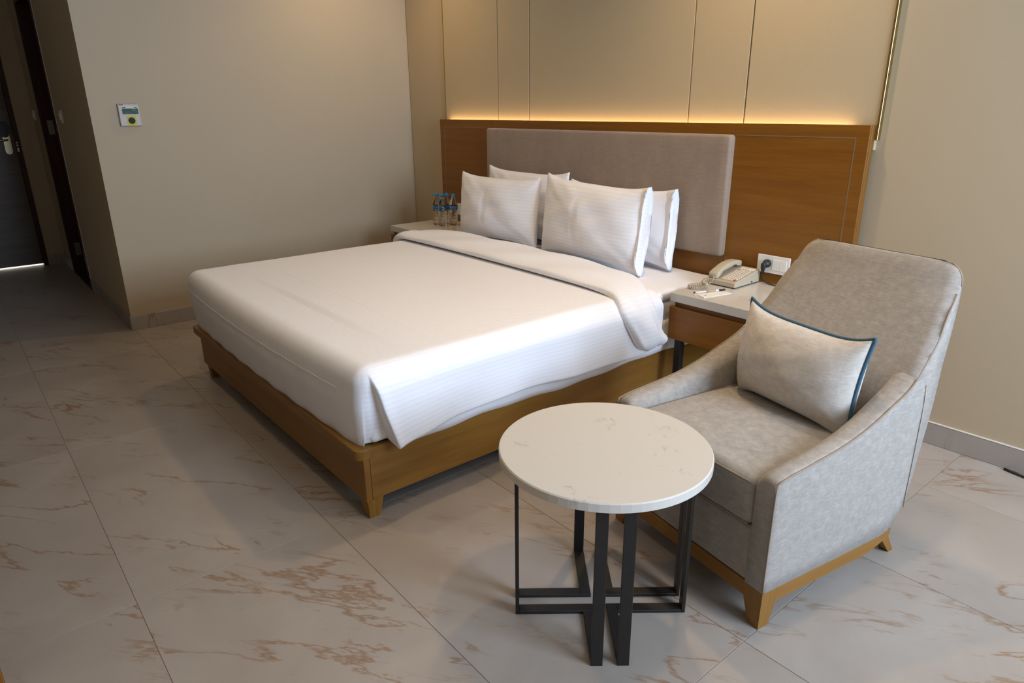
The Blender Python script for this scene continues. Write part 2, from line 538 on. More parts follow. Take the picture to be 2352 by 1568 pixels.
# entrance wall with its door opening
EDY0, EDY1, EDH = -3.26, -2.31, 2.12
v = join(boxdata(X0 - 0.12, X0, EDY1, YC + 0.12, 0, H), boxdata(X0 - 0.12, X0, YF, EDY0, 0, H), boxdata(X0 - 0.12, X0, EDY0, EDY1, EDH, H))
struct(link_mesh('wall_entrance', *v, M['wall']), 'shaded wall around the entrance door')
struct(box('wall_front', X0 - 0.12, X1 + 0.12, YF - 0.12, YF, 0, H, M['wall']), 'beige wall opposite the bed')
wy0, wy1 = WINDOW_Y; wz0, wz1 = WINDOW_Z
v = join(boxdata(X1, X1 + 0.12, YF, wy0, 0, H), boxdata(X1, X1 + 0.12, wy1, 0.0, 0, H), boxdata(X1, X1 + 0.12, wy0, wy1, 0, wz0), boxdata(X1, X1 + 0.12, wy0, wy1, wz1, H))
struct(link_mesh('wall_right', *v, M['wall']), 'beige wall with a tall window')
win = struct(box('window_1', X1 + 0.02, X1 + 0.07, wy0, wy0 + 0.05, wz0, wz1, M['white_trim']), 'tall window frame')
box('window_frame', X1 + 0.02, X1 + 0.07, wy1 - 0.05, wy1, wz0, wz1, M['white_trim'], win)
box('window_frame', X1 + 0.02, X1 + 0.07, wy0 + 0.05, wy1 - 0.05, wz0, wz0 + 0.05, M['white_trim'], win)
box('window_frame', X1 + 0.02, X1 + 0.07, wy0 + 0.05, wy1 - 0.05, wz1 - 0.05, wz1, M['white_trim'], win)
# skirting in the floor's stone
def skirt(name, x0, x1, y0, y1, h=0.092):
    o = struct(box(name, x0, x1, y0, y1, 0.0, h, M['skirt'], bev=0.002, seg=1), 'stone skirting along the wall foot')
    return o
def m_skirt():
    m = M['tile'].copy(); m.name = 'stone_skirting'
    return m
M['skirt'] = m_skirt()
skirt('baseboard_left', 0.0, 0.008, YC - 0.008, -0.062)
skirt('baseboard_corridor', OPX1 + 0.01, 0.0, YC - 0.008, YC)
skirt('baseboard_back', 3.52, X1, -0.010, 0.0)
struct(box('skirting_highlight', 3.52, X1, -0.011, 0.0, 0.0925, 0.0965, M['white_trim'], bev=0.001, seg=1), 'painted pale highlight along the top of the skirting')  # off-white strip stands in for the highlight on the skirting's chamfer
skirt('baseboard_entrance', X0, X0 + 0.008, EDY1 + 0.0, YC)
skirt('baseboard_entry_side', X0, OPX0 - 0.012, YC - 0.008, YC)
skirt('baseboard_front', X0, X1, YF, YF + 0.008)

# wall panels above and beside the headboard (children of wall_back)
PX = [0.495, 1.097, 1.405, 2.597, 2.907, 3.511]
for a, b in zip(PX, PX[1:]):
    box('wall_panel', a + 0.0035, b - 0.0035, -0.020, 0.0, 1.16, H, M['panel'], wall_back, bev=0.0015, seg=2)
for a in PX[1:-1]:
    box('joint_strip', a - 0.0034, a + 0.0034, -0.004, 0.0, 1.16, H, M['groove'], wall_back)
box('joint_strip', 0.0, 0.0058, -0.004, 0.0, 0.0, H, M['groove'], wall_back)
box('wall_panel', 0.006, 0.492, -0.008, 0.0, 0.0, H, M['wall'], wall_back, bev=0.0015, seg=1)
struct(box('trim_1', 3.5115, 3.519, -0.026, 0.0, 1.20, H, M['brass'], bev=0.001, seg=1), 'slim brass strip at the right end of the wall panels')
struct(box('trim_2', 0.493, 0.4975, -0.0215, 0.0, 1.2, H, M['brass']), 'slim brass strip at the left end of the wall panels')

# entrance door (in the shaded corridor)
dr = struct(box('door_1', X0 - 0.075, X0 - 0.030, EDY0 + 0.0362, EDY1 - 0.0362, 0.016, EDH - 0.0362, M['door_grey'], bev=0.002, seg=1), 'grey brown entrance door at the corridor end')
box('door_frame', X0 - 0.12, X0 + 0.008, EDY1 - 0.036, EDY1 + 0.0, 0.0, EDH, M['door_dark'], dr, bev=0.002, seg=1)
box('door_frame', X0 - 0.12, X0 + 0.008, EDY0, EDY0 + 0.036, 0.0, EDH, M['door_dark'], dr, bev=0.002, seg=1)
box('door_frame', X0 - 0.12, X0 + 0.008, EDY0 + 0.036, EDY1 - 0.036, EDH - 0.036, EDH, M['door_dark'], dr, bev=0.002, seg=1)
xd = X0 - 0.030
def pill(x0, x1, yc, w, z0, z1, n=10):
    """upright plate with round ends, thin in x"""
    rr = w / 2; out = []
    for k in range(n + 1):
        a = math.pi * k / n; out.append((yc + rr * math.cos(a), z1 - rr + rr * math.sin(a)))
    for k in range(n + 1):
        a = math.pi + math.pi * k / n; out.append((yc + rr * math.cos(a), z0 + rr + rr * math.sin(a)))
    return loft([[(x0, y, z) for y, z in out], [(x1, y, z) for y, z in out]])
lk = link_mesh('lock_plate', *pill(xd, xd + 0.012, -2.40, 0.052, 0.985, 1.25), M['lock_metal'], dr)
link_mesh('card_reader', *pill(xd + 0.012, xd + 0.03, -2.407, 0.062, 1.125, 1.262), M['black_plastic'], lk, smooth=False)
link_mesh('lever_handle', *tube([(xd + 0.012, -2.398, 1.105), (xd + 0.05, -2.398, 1.105), (xd + 0.055, -2.42, 1.103), (xd + 0.055, -2.53, 1.10)], 0.008), M['lock_metal'], lk, smooth=True)
for z0, z1 in ((1.075, 1.088), (1.052, 1.065), (1.005, 1.04)):
    box('strike_plate', X0 + 0.0075, X0 + 0.0092, EDY1 - 0.034, EDY1 - 0.02, z0, z1, M['steel'], dr)
# bathroom doorway: dark lining, leaf swung inwards, hinges
d2 = struct(box('door_2', OPX0 + 0.012, OPX0 + 0.055, YC + 0.125, YC + 0.90, 0.012, OPH - 0.05, M['door_dark'], bev=0.002, seg=1), 'dark bathroom door standing open in the corridor doorway')
box('door_frame', OPX0 - 0.01, OPX0 + 0.028, YC - 0.012, YC + 0.12, 0, OPH, M['door_dark'], d2, bev=0.002, seg=1)
box('door_frame', OPX1 - 0.028, OPX1 - 0.002, YC - 0.012, YC + 0.12, 0, OPH, M['door_dark'], d2, bev=0.002, seg=1)
box('door_frame', OPX0 + 0.028, OPX1 - 0.028, YC - 0.012, YC + 0.12, OPH - 0.028, OPH, M['door_dark'], d2, bev=0.002, seg=1)
box('threshold', OPX0 + 0.028, OPX1 - 0.028, YC - 0.01, YC + 0.12, 0.0, 0.012, M['door_dark'], d2, bev=0.002, seg=1)
box('corner_bead', OPX1 - 0.002, OPX1 + 0.004, YC - 0.006, YC, 0.0, H, M['white_trim'], d2)
for z0 in (1.155, 0.15):
    box('hinge', OPX0 + 0.028, OPX0 + 0.031, YC + 0.03, YC + 0.072, z0, z0 + 0.11, M['steel'], d2)
# back of the dark bathroom
v = join(boxdata(OPX0 - 0.3, OPX1 + 0.3, YC + 1.5, YC + 1.56, 0, H), boxdata(OPX0 - 0.36, OPX0 - 0.3, YC + 0.12, YC + 1.56, 0, H), boxdata(OPX1 + 0.3, OPX1 + 0.36, YC + 0.12, YC + 1.56, 0, H), boxdata(OPX0 - 0.36, OPX1 + 0.36, YC + 0.12, YC + 1.56, H, H + 0.1))
struct(link_mesh('wall_bathroom', *v, M['wall']), 'walls of the unlit bathroom')
# lit landing beyond the entrance door, seen as the bright gap under it
v = join(boxdata(X0 - 1.0, X0 - 0.9, YF, YC, 0, H), boxdata(X0 - 1.0, X0 - 0.12, YF - 0.1, YF, 0, H), boxdata(X0 - 1.0, X0 - 0.12, YC, YC + 0.1, 0, H), boxdata(X0 - 1.0, X0 - 0.12, YF, YC, H, H + 0.1))
struct(link_mesh('wall_landing', *v, M['ceiling']), 'walls of the lit landing')
struct(box('floor_landing', X0 - 0.9, X0 - 0.14, YF, YC, -0.0014, 0.0, M['ceiling']), 'landing floor')
area_light('landing_lamp', (X0 - 0.5, -2.85, 2.6), (0, 0, 0), 0.5, 0.5, 260, (0.86, 0.93, 1.0))

# recessed ceiling downlights
for i, (loc, pw, ang) in enumerate(DOWNLIGHTS):
    prof = [(0.045, 0.0), (0.045, 0.027), (0.055, 0.027), (0.055, -0.004), (0.045, -0.004)]
    w = ['above the left nightstand', 'over the foot of the bed', 'over the right nightstand', 'near the armchair'][i]
    dl = thing('ceiling_downlight', 'small round recessed ceiling downlight ' + w, 'downlight', (loc[0], loc[1], H - 0.006), 0, 'ceiling downlights')
    n_ = 20; V, F = [], []
    for (rr, z) in [(0.040, 0.006), (0.040, -0.004), (0.056, -0.004), (0.056, 0.006)]:
        for k in range(n_):
            a = 2 * math.pi * k / n_; V.append((rr * math.cos(a), rr * math.sin(a), z))
    for q in range(4):
        for k in range(n_):
            F.append([q * n_ + k, q * n_ + (k + 1) % n_, ((q + 1) % 4) * n_ + (k + 1) % n_, ((q + 1) % 4) * n_ + k])
    link_mesh('bezel', V, F, M['white_plastic'], dl, local=True)
    ld = bpy.data.lights.new('downlight_lamp', 'SPOT'); ld.energy = pw; ld.color = WARM
    ld.spot_size = R_(ang); ld.spot_blend = 0.9; ld.shadow_soft_size = 0.06
    lo = bpy.data.objects.new('downlight_lamp', ld); COL.objects.link(lo); lo.parent = dl; lo.location = (0, 0, -0.03)

# ================================================================== HEADBOARD
HB0, HB1, HBH, HBY = 0.475, 3.504, 1.258, -0.062
hb = thing('headboard', 'wide honey oak headboard with a padded taupe centre on the panelled wall', 'headboard', (1.99, -0.03, 0))
J1, J2 = 1.078, 2.895
for a, b in ((HB0, J1), (J1, J2), (J2, HB1)):
    box('board', a + 0.0008, b - 0.0008, HBY, HBY + 0.018, 0.0, HBH, M['oak_x'], hb, bev=0.0012, seg=1)
for a, b in ((HB0, HB0 + 0.018), (HB1 - 0.018, HB1)):
    box('end_panel', a, b, HBY + 0.018, -0.0205, 0.0, HBH, M['oak_z'], hb, bev=0.001, seg=1)
# inlaid line rectangles on the side boards
def inlay(x0, x1, zt, side):
    w = 0.004; y0, y1 = HBY - 0.0008, HBY + 0.0005
    parts = [boxdata(x0, x1, y0, y1, zt - w, zt)]
    parts.append(boxdata(x0, x0 + w, y0, y1, 0.0, zt - w) if side < 0 else boxdata(x1 - w, x1, y0, y1, 0.0, zt - w))
    link_mesh('inlay_line', *join(*parts), M['inlay'], hb)
inlay(HB0 + 0.052, J1 - 0.002, 1.209, -1)
inlay(J2 + 0.002, HB1 - 0.052, 1.209, 1)
# padded centre
Vb, Vo, F = gridbox(1.060, 2.900, HBY - 0.036, HBY, 0.64, 1.208, 0.016, 0.05, skip=('y1',), flat_back=True)
link_mesh('padded_panel', Vo, F, M['taupe'], hb, smooth=True)['label'] = 'taupe suede padded panel'
# LED tape hidden in the slot behind the headboard
led = thing('led_light', 'warm light tape tucked behind the top of the headboard', 'led strip', (1.98, -0.037, 1.222))
box('tape', 0.56, 3.42, -0.0430, -0.031, 1.222, 1.226, M['led'], led)
box('carrier', 0.50, 3.48, -0.0436, -0.0205, 1.200, 1.2215, M['oak_x'], led)
la = area_light('led_lamp', (0, 0, 0.010), (R_(180), 0, 0), 2.86, 0.010, 3.0, (1.0, 0.66, 0.32))
la.parent = led

# ================================================================== BED
BX0, BX1 = 1.115, 2.895
bed = thing('bed_frame', 'honey oak platform bed frame on short tapered legs', 'bed', (2.0, -1.05, 0))
RB, RT = 0.073, 0.266
box('side_rail', BX1 - 0.025, BX1, -2.033, -0.60, RB, RT, M['oakb_y'], bed, bev=0.0015, seg=1)
box('side_rail', BX1 - 0.027, BX1 - 0.003, -0.598, -0.065, RB, RT, M['oakb_y'], bed, bev=0.0015, seg=1)
box('side_rail', BX0, BX0 + 0.025, -2.033, -0.065, RB, RT, M['oakb_y'], bed, bev=0.0015, seg=1)
box('foot_board', BX0, BX1 + 0.0015, -2.057, -2.034, RB - 0.003, 0.231, M['oakb_x'], bed, bev=0.0015, seg=1)
# lipped cap along the foot with rounded outer corners
def lip():
    x0, x1, y0, y1, rr = 1.068, BX1 + 0.004, -2.079, -2.018, 0.028
    out = [(x1, y1), (x0, y1)]
    for k in range(9):
        a = math.pi + math.pi / 2 * k / 8; out.append((x0 + rr + rr * math.cos(a), y0 + rr + rr * math.sin(a)))
    for k in range(9):
        a = 1.5 * math.pi + math.pi / 2 * k / 8; out.append((x1 - rr + rr * math.cos(a), y0 + rr + rr * math.sin(a)))
    def ring(off, z):
        cx, cy = (x0 + x1) / 2, (y0 + y1) / 2
        return [(cx + (x - cx) * (1 - off / (x1 - cx)), cy + (y - cy) * (1 - off / (y1 - cy)), z) for x, y in out]
    return loft([ring(0.002, 0.2315), ring(0, 0.2335), ring(0, 0.2665), ring(0.002, 0.2685)])
link_mesh('foot_cap', *lip(), M['oakb_x'], bed)
box('base_panel', BX0 + 0.026, BX1 - 0.028, -2.017, -0.065, 0.20, 0.262, M['oakb_y'], bed)
def bed_leg(cx, cy, sx, sy, mat):
    """tapered leg whose outer corner stays straight"""
    rings = []
    for z, s in ((0.0, 0.040), (0.002, 0.042), (RB, 0.060)):
        o = 0.006 * (1 - z / RB)
        ox, oy = cx - sx * o, cy - sy * o
        rings.append([(ox, oy, z), (ox - sx * s, oy, z), (ox - sx * s, oy - sy * s, z), (ox, oy - sy * s, z)])
    return link_mesh('leg', *loft(rings), mat, bed)
bed_leg(BX1 - 0.001, -2.052, 1, -1, M['oak_pale']); bed_leg(BX0 + 0.02, -2.050, -1, -1, M['oak_pale'])
bed_leg(BX1 - 0.004, -0.10, 1, 1, M['oak_pale']); bed_leg(BX0 + 0.02, -0.10, -1, 1, M['oak_pale'])

mat_ = thing('mattress', 'white mattress wrapped in a plain fitted sheet on the oak bed', 'mattress', (2.0, -1.05, 0.269))
Vb, Vo, F = gridbox(1.125, 2.893, -2.022, -0.068, 0.269, 0.487, 0.03, 0.06)
for p in Vo:
    if p.x > 2.7: p.x += 0.004 * math.sin(p.y * 11)
link_mesh('body', Vo, F, M['linen'], mat_, smooth=True)
Vb, Vo, F = gridbox(1.118, 2.903, -2.025, -0.066, 0.486, 0.537, 0.022, 0.045)
for p in Vo:
    if p.z > 0.52: p.z += 0.003 * math.sin(p.x * 9 + 1) * math.sin(p.y * 12)
    if p.x > 2.85: p.x += 0.004 * math.sin(p.y * 17)
link_mesh('topper', Vo, F, M['linen'], mat_, smooth=True)
# loose sheet edge hanging over the near rail
ny = 90; V, F = [], []
rows = 7
for i in range(ny + 1):
    y = -1.88 + i * (1.78 / ny)
    zb = 0.249 + 0.006 * math.sin(y * 7.3) + 0.003 * math.sin(y * 23)
    for side in (0, 1):
        for j in range(rows):
            t = j / (rows - 1)
            z = zb + (0.40 - zb) * t
            x = 2.8985 + 0.014 * math.sin(math.pi * min(1, t * 1.15)) * (0.6 + 0.4 * math.sin(y * 9 + 1.3)) + 0.003
            if z < 0.285: x += 0.002
            V.append((x - (0.003 if side else 0), y, z))
def sheetfaces(nu, nv):
    F = []
    for i in range(nu):
        for s in (0, 1):
            for j in range(nv - 1):
                a = i * 2 * nv + s * nv + j; b = a + 2 * nv
                F.append([a, a + 1, b + 1, b])
        for j in (0, nv - 1):
            a = i * 2 * nv + j; b = a + 2 * nv
            F.append([a, b, b + nv, a + nv])
    return F
link_mesh('sheet_edge', V, sheetfaces(ny, rows), M['linen'], mat_, smooth=True)

# ------------------------------------------------------------------ duvet
dv = thing('duvet', 'white striped duvet spread over the bed with its top turned back', 'duvet', (2.0, -1.35, 0.27))
DX0, DX1, DY0, DY1, DZ0, DZ1 = 1.03, 2.932, -2.062, -0.58, 0.262, 0.557
Vb, Vo, F = gridbox(DX0, DX1, DY0, DY1, DZ0, DZ1, 0.062, 0.016, skip=('z0', 'y1'), flat_bottom=True, flat_back=True, extra_y=(-2.033, -2.029, -2.026, -2.023, -2.018, -2.010))
hem = [(-2.06, 0.270), (-1.957, 0.262), (-1.90, 0.276), (-1.844, 0.284), (-1.716, 0.302), (-1.433, 0.312), (-1.1, 0.300), (-0.76, 0.297), (-0.5, 0.30)]
str_ = []
cx = (DX0 + DX1) / 2
for b, p in zip(Vb, Vo):
    # unfolded stripe coordinate: stripes run along the bed
    s = b.x
    if p.x > DX1 - 0.07: s = DX1 + (DZ1 - b.z) if b.x > DX1 - 1e-4 else b.x
    str_.append(s)
    tz = (p.z - DZ0) / (DZ1 - DZ0)
    u = (p.x - cx) / ((DX1 - DX0) / 2)
    # foot face bows outwards in the middle
    wf = max(0.0, min(1.0, (DY0 + 0.35 - p.y) / 0.35))
    if wf > 0:
        p.y -= 0.036 * max(0.0, 1 - u * u) * wf * (0.55 + 0.45 * math.sin(math.pi * min(1, max(0, tz)) ))
        p.y += 0.014 * (wf ** 3) * max(0.0, 1 - tz * 2.0)
        if p.y < -2.04:
            p.y += 0.0025 * math.sin(p.x * 31) * (1 - tz)
    foot = wf
    # near side: hanging flap with a slanted mitre edge
    if b.x > DX1 - 1e-4:
        YE = -2.029
        q = (b.y - YE) / 0.006
        k = 0.0 if q < 0 else (1.0 if q > 1 else q * q * (3 - 2 * q))
        tt = (DZ1 - p.z) / (DZ1 - DZ0)
        fall = max(0.0, min(1.0, (b.y - DY0) / (YE - DY0))) ** 2 if b.y < YE else max(0.0, 1 - (b.y - YE) / 0.32) ** 1.2
        low = max(0.0, min(1.0, (DZ1 - 0.012 - p.z) / 0.07))
        low = low * low * (3 - 2 * low)
        p.y += fall * 0.062 * tt - 0.008 * (1 - tt) * fall
        zh = sm(p.y, hem)
        p.z = DZ1 - tt * (DZ1 - (zh * k + 0.276 * (1 - k)))
        p.x += k * low * (0.022 + 0.008 * math.sin(p.y * 6.1 + 0.8) * tt + 0.005 * math.sin(p.y * 17 + 2) * tt * tt)
        edge = math.exp(-((b.y - YE - 0.01) / 0.02) ** 2)
        p.x += k * low * 0.006 * edge
        p.x -= (1 - k) * 0.046 * tt * tt
        if b.z < DZ0 + 1e-4: p.x -= 0.010 * k
    elif b.y < DY0 + 1e-4 and p.x > DX1 - 0.20:
        p.x -= 0.046 * (1 - tz) ** 2 * ((p.x - DX1 + 0.20) / 0.20)
    # far side falls straight
    if p.z > DZ1 - 0.02 and foot < 0.4:
        p.z += 0.002 * math.sin(p.x * 5 + 0.7) * math.sin(p.y * 4.2) + 0.0012 * math.sin(p.x * 3.1 + p.y * 7)
        p.z += 0.010 * max(0, 1 - abs(u) ** 3) * 0.6
link_mesh('cover', Vo, F, M['linen_stripe'], dv, smooth=True, attr=str_)
# stitched crease running across, as pressed into the cover
def on_top(x, y):
    u = (x - cx) / ((DX1 - DX0) / 2)
    return DZ1 + 0.002 * math.sin(x * 5 + 0.7) * math.sin(y * 4.2) + 0.0012 * math.sin(x * 3.1 + y * 7) + 0.006 * max(0, 1 - abs(u) ** 3)
for yy in (-1.70, -1.28):
    pts = [(1.12 + i * (1.66 / 60), yy + 0.006 * math.sin(i * 0.21), on_top(1.12 + i * (1.66 / 60), yy) - 0.0004) for i in range(61)]
    link_mesh('crease', *tube(pts, 0.0011, 5), M['linen'], dv, smooth=True)
pts = [(1.08 + i * (1.70 / 60), 0, 0) for i in range(61)]
pts2 = []
for (x, _, _) in pts:
    u = (x - cx) / ((DX1 - DX0) / 2)
    pts2.append((x, DY0 - 0.036 * max(0, 1 - u * u) * 0.98 - 0.0005, 0.462))
link_mesh('crease', *tube(pts2, 0.0013, 5), M['linen'], dv, smooth=True)

# turned-back band across the top of the duvet
def cuff():
    path = [(0.985, 0.40), (0.970, 0.47), (0.985, 0.535), (1.04, 0.574), (1.14, 0.584), (1.5, 0.588), (2.0, 0.588), (2.5, 0.586), (2.72, 0.582), (2.84, 0.572), (2.915, 0.548), (2.955, 0.505), (2.968, 0.45), (2.972, 0.39), (2.968, 0.345), (2.955, 0.322)]
    # resample
    P = [Vector((a, 0, b)) for a, b in path]
    L = [0]
    for a, b in zip(P, P[1:]): L.append(L[-1] + (b - a).length)
    tx = [(l, p.x) for l, p in zip(L, P)]; tz = [(l, p.z) for l, p in zip(L, P)]
    yf = [(0, -0.775), (0.12, -0.795), (0.3, -0.80), (1.0, -0.803), (1.6, -0.812), (L[9], -0.826), (L[10], -0.85), (L[11], -0.862), (L[13], -0.80), (L[15], -0.745)]
    yb = [(0, -0.62), (0.12, -0.60), (0.3, -0.49), (0.6, -0.462), (1.0, -0.458), (1.5, -0.470), (L[8], -0.53), (L[9], -0.60), (L[10], -0.645), (L[11], -0.648), (L[13], -0.605), (L[14], -0.56), (L[15], -0.58)]
    n = 150; rings = []; st = []
    m = 36
    for i in range(n + 1):
        s = L[-1] * i / n
        x, z = sm(s, tx), sm(s, tz)
        x2, z2 = sm(min(L[-1], s + 0.01), tx), sm(min(L[-1], s + 0.01), tz)
        x1, z1 = sm(max(0, s - 0.01), tx), sm(max(0, s - 0.01), tz)
        t = Vector((x2 - x1, 0, z2 - z1)).normalized(); nn = Vector((-t.z, 0, t.x))
        a, b = sm(s, yf), sm(s, yb)
        hw = (b - a) / 2; c = (a + b) / 2
        ends = min(1.0, min(s, L[-1] - s) / 0.05 + 0.25)
        droop = max(0.0, (s - L[10]) / (L[-1] - L[10]))
        ring = []
        for k in range(m):
            an = 2 * math.pi * k / m
            cc, ss = math.cos(an), math.sin(an)
            e = 0.62
            px = math.copysign(abs(cc) ** e, cc) * hw * (0.85 + 0.15 * ends)
            th = 0.026 * ends * (1.0 if px < 0 else 0.72) * (1 + 0.9 * droop * (0.5 + 0.5 * math.sin(5 * an + s * 23)))
            pn = math.copysign(abs(ss) ** 0.75, ss) * th
            w = 0.004 * math.sin(s * 13 + k * 0.4) * (1 if ss > 0 else 0) + 0.007 * droop * math.sin(px * 55 + s * 20)
            ring.append(Vector((x, c + px, z)) + nn * (pn + w))
            st.append(s)
        rings.append(ring)
    return loft(rings), st
(cv, cf), cst = cuff()
link_mesh('turned_back_band', cv, cf, M['linen_stripe'], dv, smooth=True, attr=cst)

# ------------------------------------------------------------------ pillows
def pillow_grid(W, Hh, T, n=34, k=0.07, ear=0.06, puff=0.42, seed=0, ridge=None, wf=1.0):
    """closed cushion in local x (width), z (height), y (thickness)"""
    rnd = random.Random(seed); ph = [rnd.uniform(0, 6.28) for _ in range(8)]
    V, F, A = [], [], []
    nx = n; nz = max(12, int(n * Hh / W))
    def pt(i, j, side):
        s = -1 + 2 * i / nx; t = -1 + 2 * j / nz
        s = math.sin(s * math.pi / 2) * 0.55 + s * 0.45; t = math.sin(t * math.pi / 2) * 0.55 + t * 0.45
        th = T / 2 * (max(0, 1 - s * s) * max(0, 1 - t * t)) ** puff
        x = W / 2 * s * (1 - k * (1 - t * t)); z = Hh / 2 * t * (1 - ear * (1 - abs(s) ** 4))
        wr = 0.006 * math.sin(7 * s + 4 * t + ph[0]) * (1 - s * s) * (1 - t * t) + 0.004 * math.sin(11 * t - 6 * s + ph[1]) * (1 - s * s) * (1 - t * t)
        # gathers near the corners
        wr += 0.005 * math.sin(16 * (abs(s) - abs(t)) + ph[2]) * (abs(s) * abs(t)) * max(0, 1 - abs(s)) ** 0.5 * max(0, 1 - abs(t)) ** 0.5 * 3
        wr *= wf
        if ridge is not None and side < 0:
            wr -= 0.006 * math.exp(-((s - ridge - 0.06 * t * t) / 0.014) ** 2)
        return Vector((x, side * (th + (wr if th > 0 else 0)), z))
    idx = {}
    for side in (-1, 1):
        for i in range(nx + 1):
            for j in range(nz + 1):
                edge = i in (0, nx) or j in (0, nz)
                key = (i, j, 0 if edge else side)
                if key not in idx:
                    idx[key] = len(V); p = pt(i, j, side); V.append(p); A.append(p.z)
    def g(i, j, side):
        edge = i in (0, nx) or j in (0, nz)
        return idx[(i, j, 0 if edge else side)]
    for side in (-1, 1):
        for i in range(nx):
            for j in range(nz):
                F.append([g(i, j, side), g(i + 1, j, side), g(i + 1, j + 1, side), g(i, j + 1, side)])
    rim = [V[g(i, 0, 1)] for i in range(nx)] + [V[g(nx, j, 1)] for j in range(nz)] + [V[g(i, nz, 1)] for i in range(nx, 0, -1)] + [V[g(0, j, 1)] for j in range(nz, 0, -1)]
    return V, F, A, rim

def xf(V, m):
    return [m @ v for v in V]

def bed_pillow(label, c, W, Hh, T, tilt, yaw, roll, mat, seed, ridge, flap, warp=None):
    m = Matrix.Translation(c) @ Matrix.Rotation(yaw, 4, 'Z') @ Matrix.Rotation(tilt, 4, 'X') @ Matrix.Rotation(roll, 4, 'Y')
    V, F, A, rim = pillow_grid(W, Hh, T, 46, seed=seed, ridge=ridge, k=0.05, ear=0.13, puff=0.46)
    if warp:
        V = [warp(v) for v in V]; 
    o = thing('pillow', label, 'pillow', (c[0], c[1], 0.538), 0, 'bed pillows')
    link_mesh('case', xf(V, m), F, mat, o, smooth=True, attr=A)
    if flap:
        # open end of the pillowcase: two thin leaves beyond the seam
        fw, fd = flap
        rings, m2 = [], 30
        for u in (0, 0.25, 0.5, 0.75, 0.92, 1.0, 1.0):
            ring = []
            last = len(rings) == 6
            for q in range(m2):
                a = 2 * math.pi * q / m2
                ca, sa = math.cos(a), math.sin(a)
                t = math.copysign(abs(sa) ** 0.5, sa)
                y = ca * (fd * (0.35 + 0.65 * u ** 0.6)) + (0.008 * math.sin(4 * t + 1) + 0.003 * math.sin(11 * t)) * u
                x = W / 2 - 0.075 + (fw + 0.075) * u - 0.012 * (1 - t * t) * u + (-0.018 if last else 0)
                z = Hh / 2 * t * (0.91 + 0.085 * u)
                if last: y *= 0.88; z *= 0.97
                ring.append(Vector((x, y, z)))
            rings.append(ring)
        gv, gf = loft(rings)
        link_mesh('case_flap', xf(gv, m), gf, M['linen'], o, smooth=True, attr=[p.z for p in gv])
    return o
bed_pillow('striped white pillow at the front, nearest the telephone', (2.268, -0.342, 0.764), 0.76, 0.44, 0.20, R_(-5), R_(-2), R_(1.5), M['linen_stripe'], 3, -0.12, (0.0, 0.038))
bed_pillow('striped white pillow at the front, nearest the water bottles', (1.480, -0.342, 0.751), 0.735, 0.415, 0.19, R_(-5), R_(1), R_(-0.5), M['linen_stripe'], 5, -0.12, None)
bed_pillow('striped white pillow against the padding, behind the bottle-side front pillow', (1.548, -0.176, 0.765), 0.745, 0.445, 0.12, R_(-3), 0, R_(0.3), M['linen_stripe'], 8, None, None)
bed_pillow('plain white pillow against the padding, behind the telephone-side front pillow', (2.305, -0.176, 0.748), 0.745, 0.41, 0.12, R_(-3), 0, 0, M['linen'], 11, None, (0.0, 0.033))

# ================================================================== NIGHTSTANDS
def nightstand(label, x0, x1, legs, near):
    t = thing('nightstand', label, 'nightstand', ((x0 + x1) / 2, -0.30, 0), 0, 'nightstands beside the bed')
    box('top', x0, x1, -0.532, -0.0625, 0.511, 0.550, M['quartz_gloss'], t, bev=0.0015, seg=2)
    box('body', x0 + 0.014, x1 - 0.014, -0.512, -0.0635, 0.345, 0.5105, M['oak_x'], t, bev=0.001, seg=1)
    dw = box('drawer', x0 - 0.002, x1 + 0.002, -0.531, -0.5125, 0.336, 0.487, M['oak_x'], t, bev=0.0015, seg=1)
    for lx in (x0 + 0.035, x1 - 0.067):
        for ly in (-0.525, -0.12):
            box('leg', lx, lx + 0.032, ly, ly + 0.032, 0.0, 0.3445 if ly > -0.5 else 0.3355, M['black_metal'], t, bev=0.001, seg=1)
    box('stretcher', x0 + 0.068, x1 - 0.068, -0.118, -0.098, 0.10, 0.12, M['black_metal'], t)
    return t
nightstand('oak nightstand with white stone top carrying the telephone', 2.948, 3.490, 4, True)
nightstand('oak nightstand with white stone top carrying the water bottles', 0.491, 1.022, 4, False)

# ------------------------------------------------------------------ water bottles
def bottle_mesh():
    prof = [(0.0, 0.0), (0.024, 0.0), (0.0285, 0.004), (0.0295, 0.010)]
    z = 0.012
    while z < 0.098:
        prof += [(0.0298, z), (0.0298, z + 0.004), (0.0282, z + 0.006), (0.0282, z + 0.0075)]
        z += 0.0098
    prof += [(0.0300, 0.104), (0.0300, 0.138), (0.0296, 0.146), (0.0265, 0.160), (0.021, 0.174), (0.0155, 0.184), (0.0125, 0.190), (0.0125, 0.200)]
    return lathe(prof[1:], 22)
bm_v, bm_f = bottle_mesh()
cap_v, cap_f = lathe([(0.0150, 0.199), (0.0155, 0.201), (0.0155, 0.2145), (0.0140, 0.2165)], 20)
lab_v, lab_f = lathe([(0.0301, 0.106), (0.0305, 0.1065), (0.0305, 0.1365), (0.0301, 0.137)], 22)
lab_f = lab_f[:-2]
BL = [((0.690, -0.262), 'clear water bottle with blue cap, leftmost of the four on the nightstand'),
      ((0.763, -0.266), 'clear water bottle with blue cap, frontmost of the four on the nightstand'),
      ((0.790, -0.190), 'clear water bottle with blue cap, rightmost of the four on the nightstand'),
      ((0.719, -0.198), 'clear water bottle with blue cap, rearmost of the four on the nightstand')]
proto = None
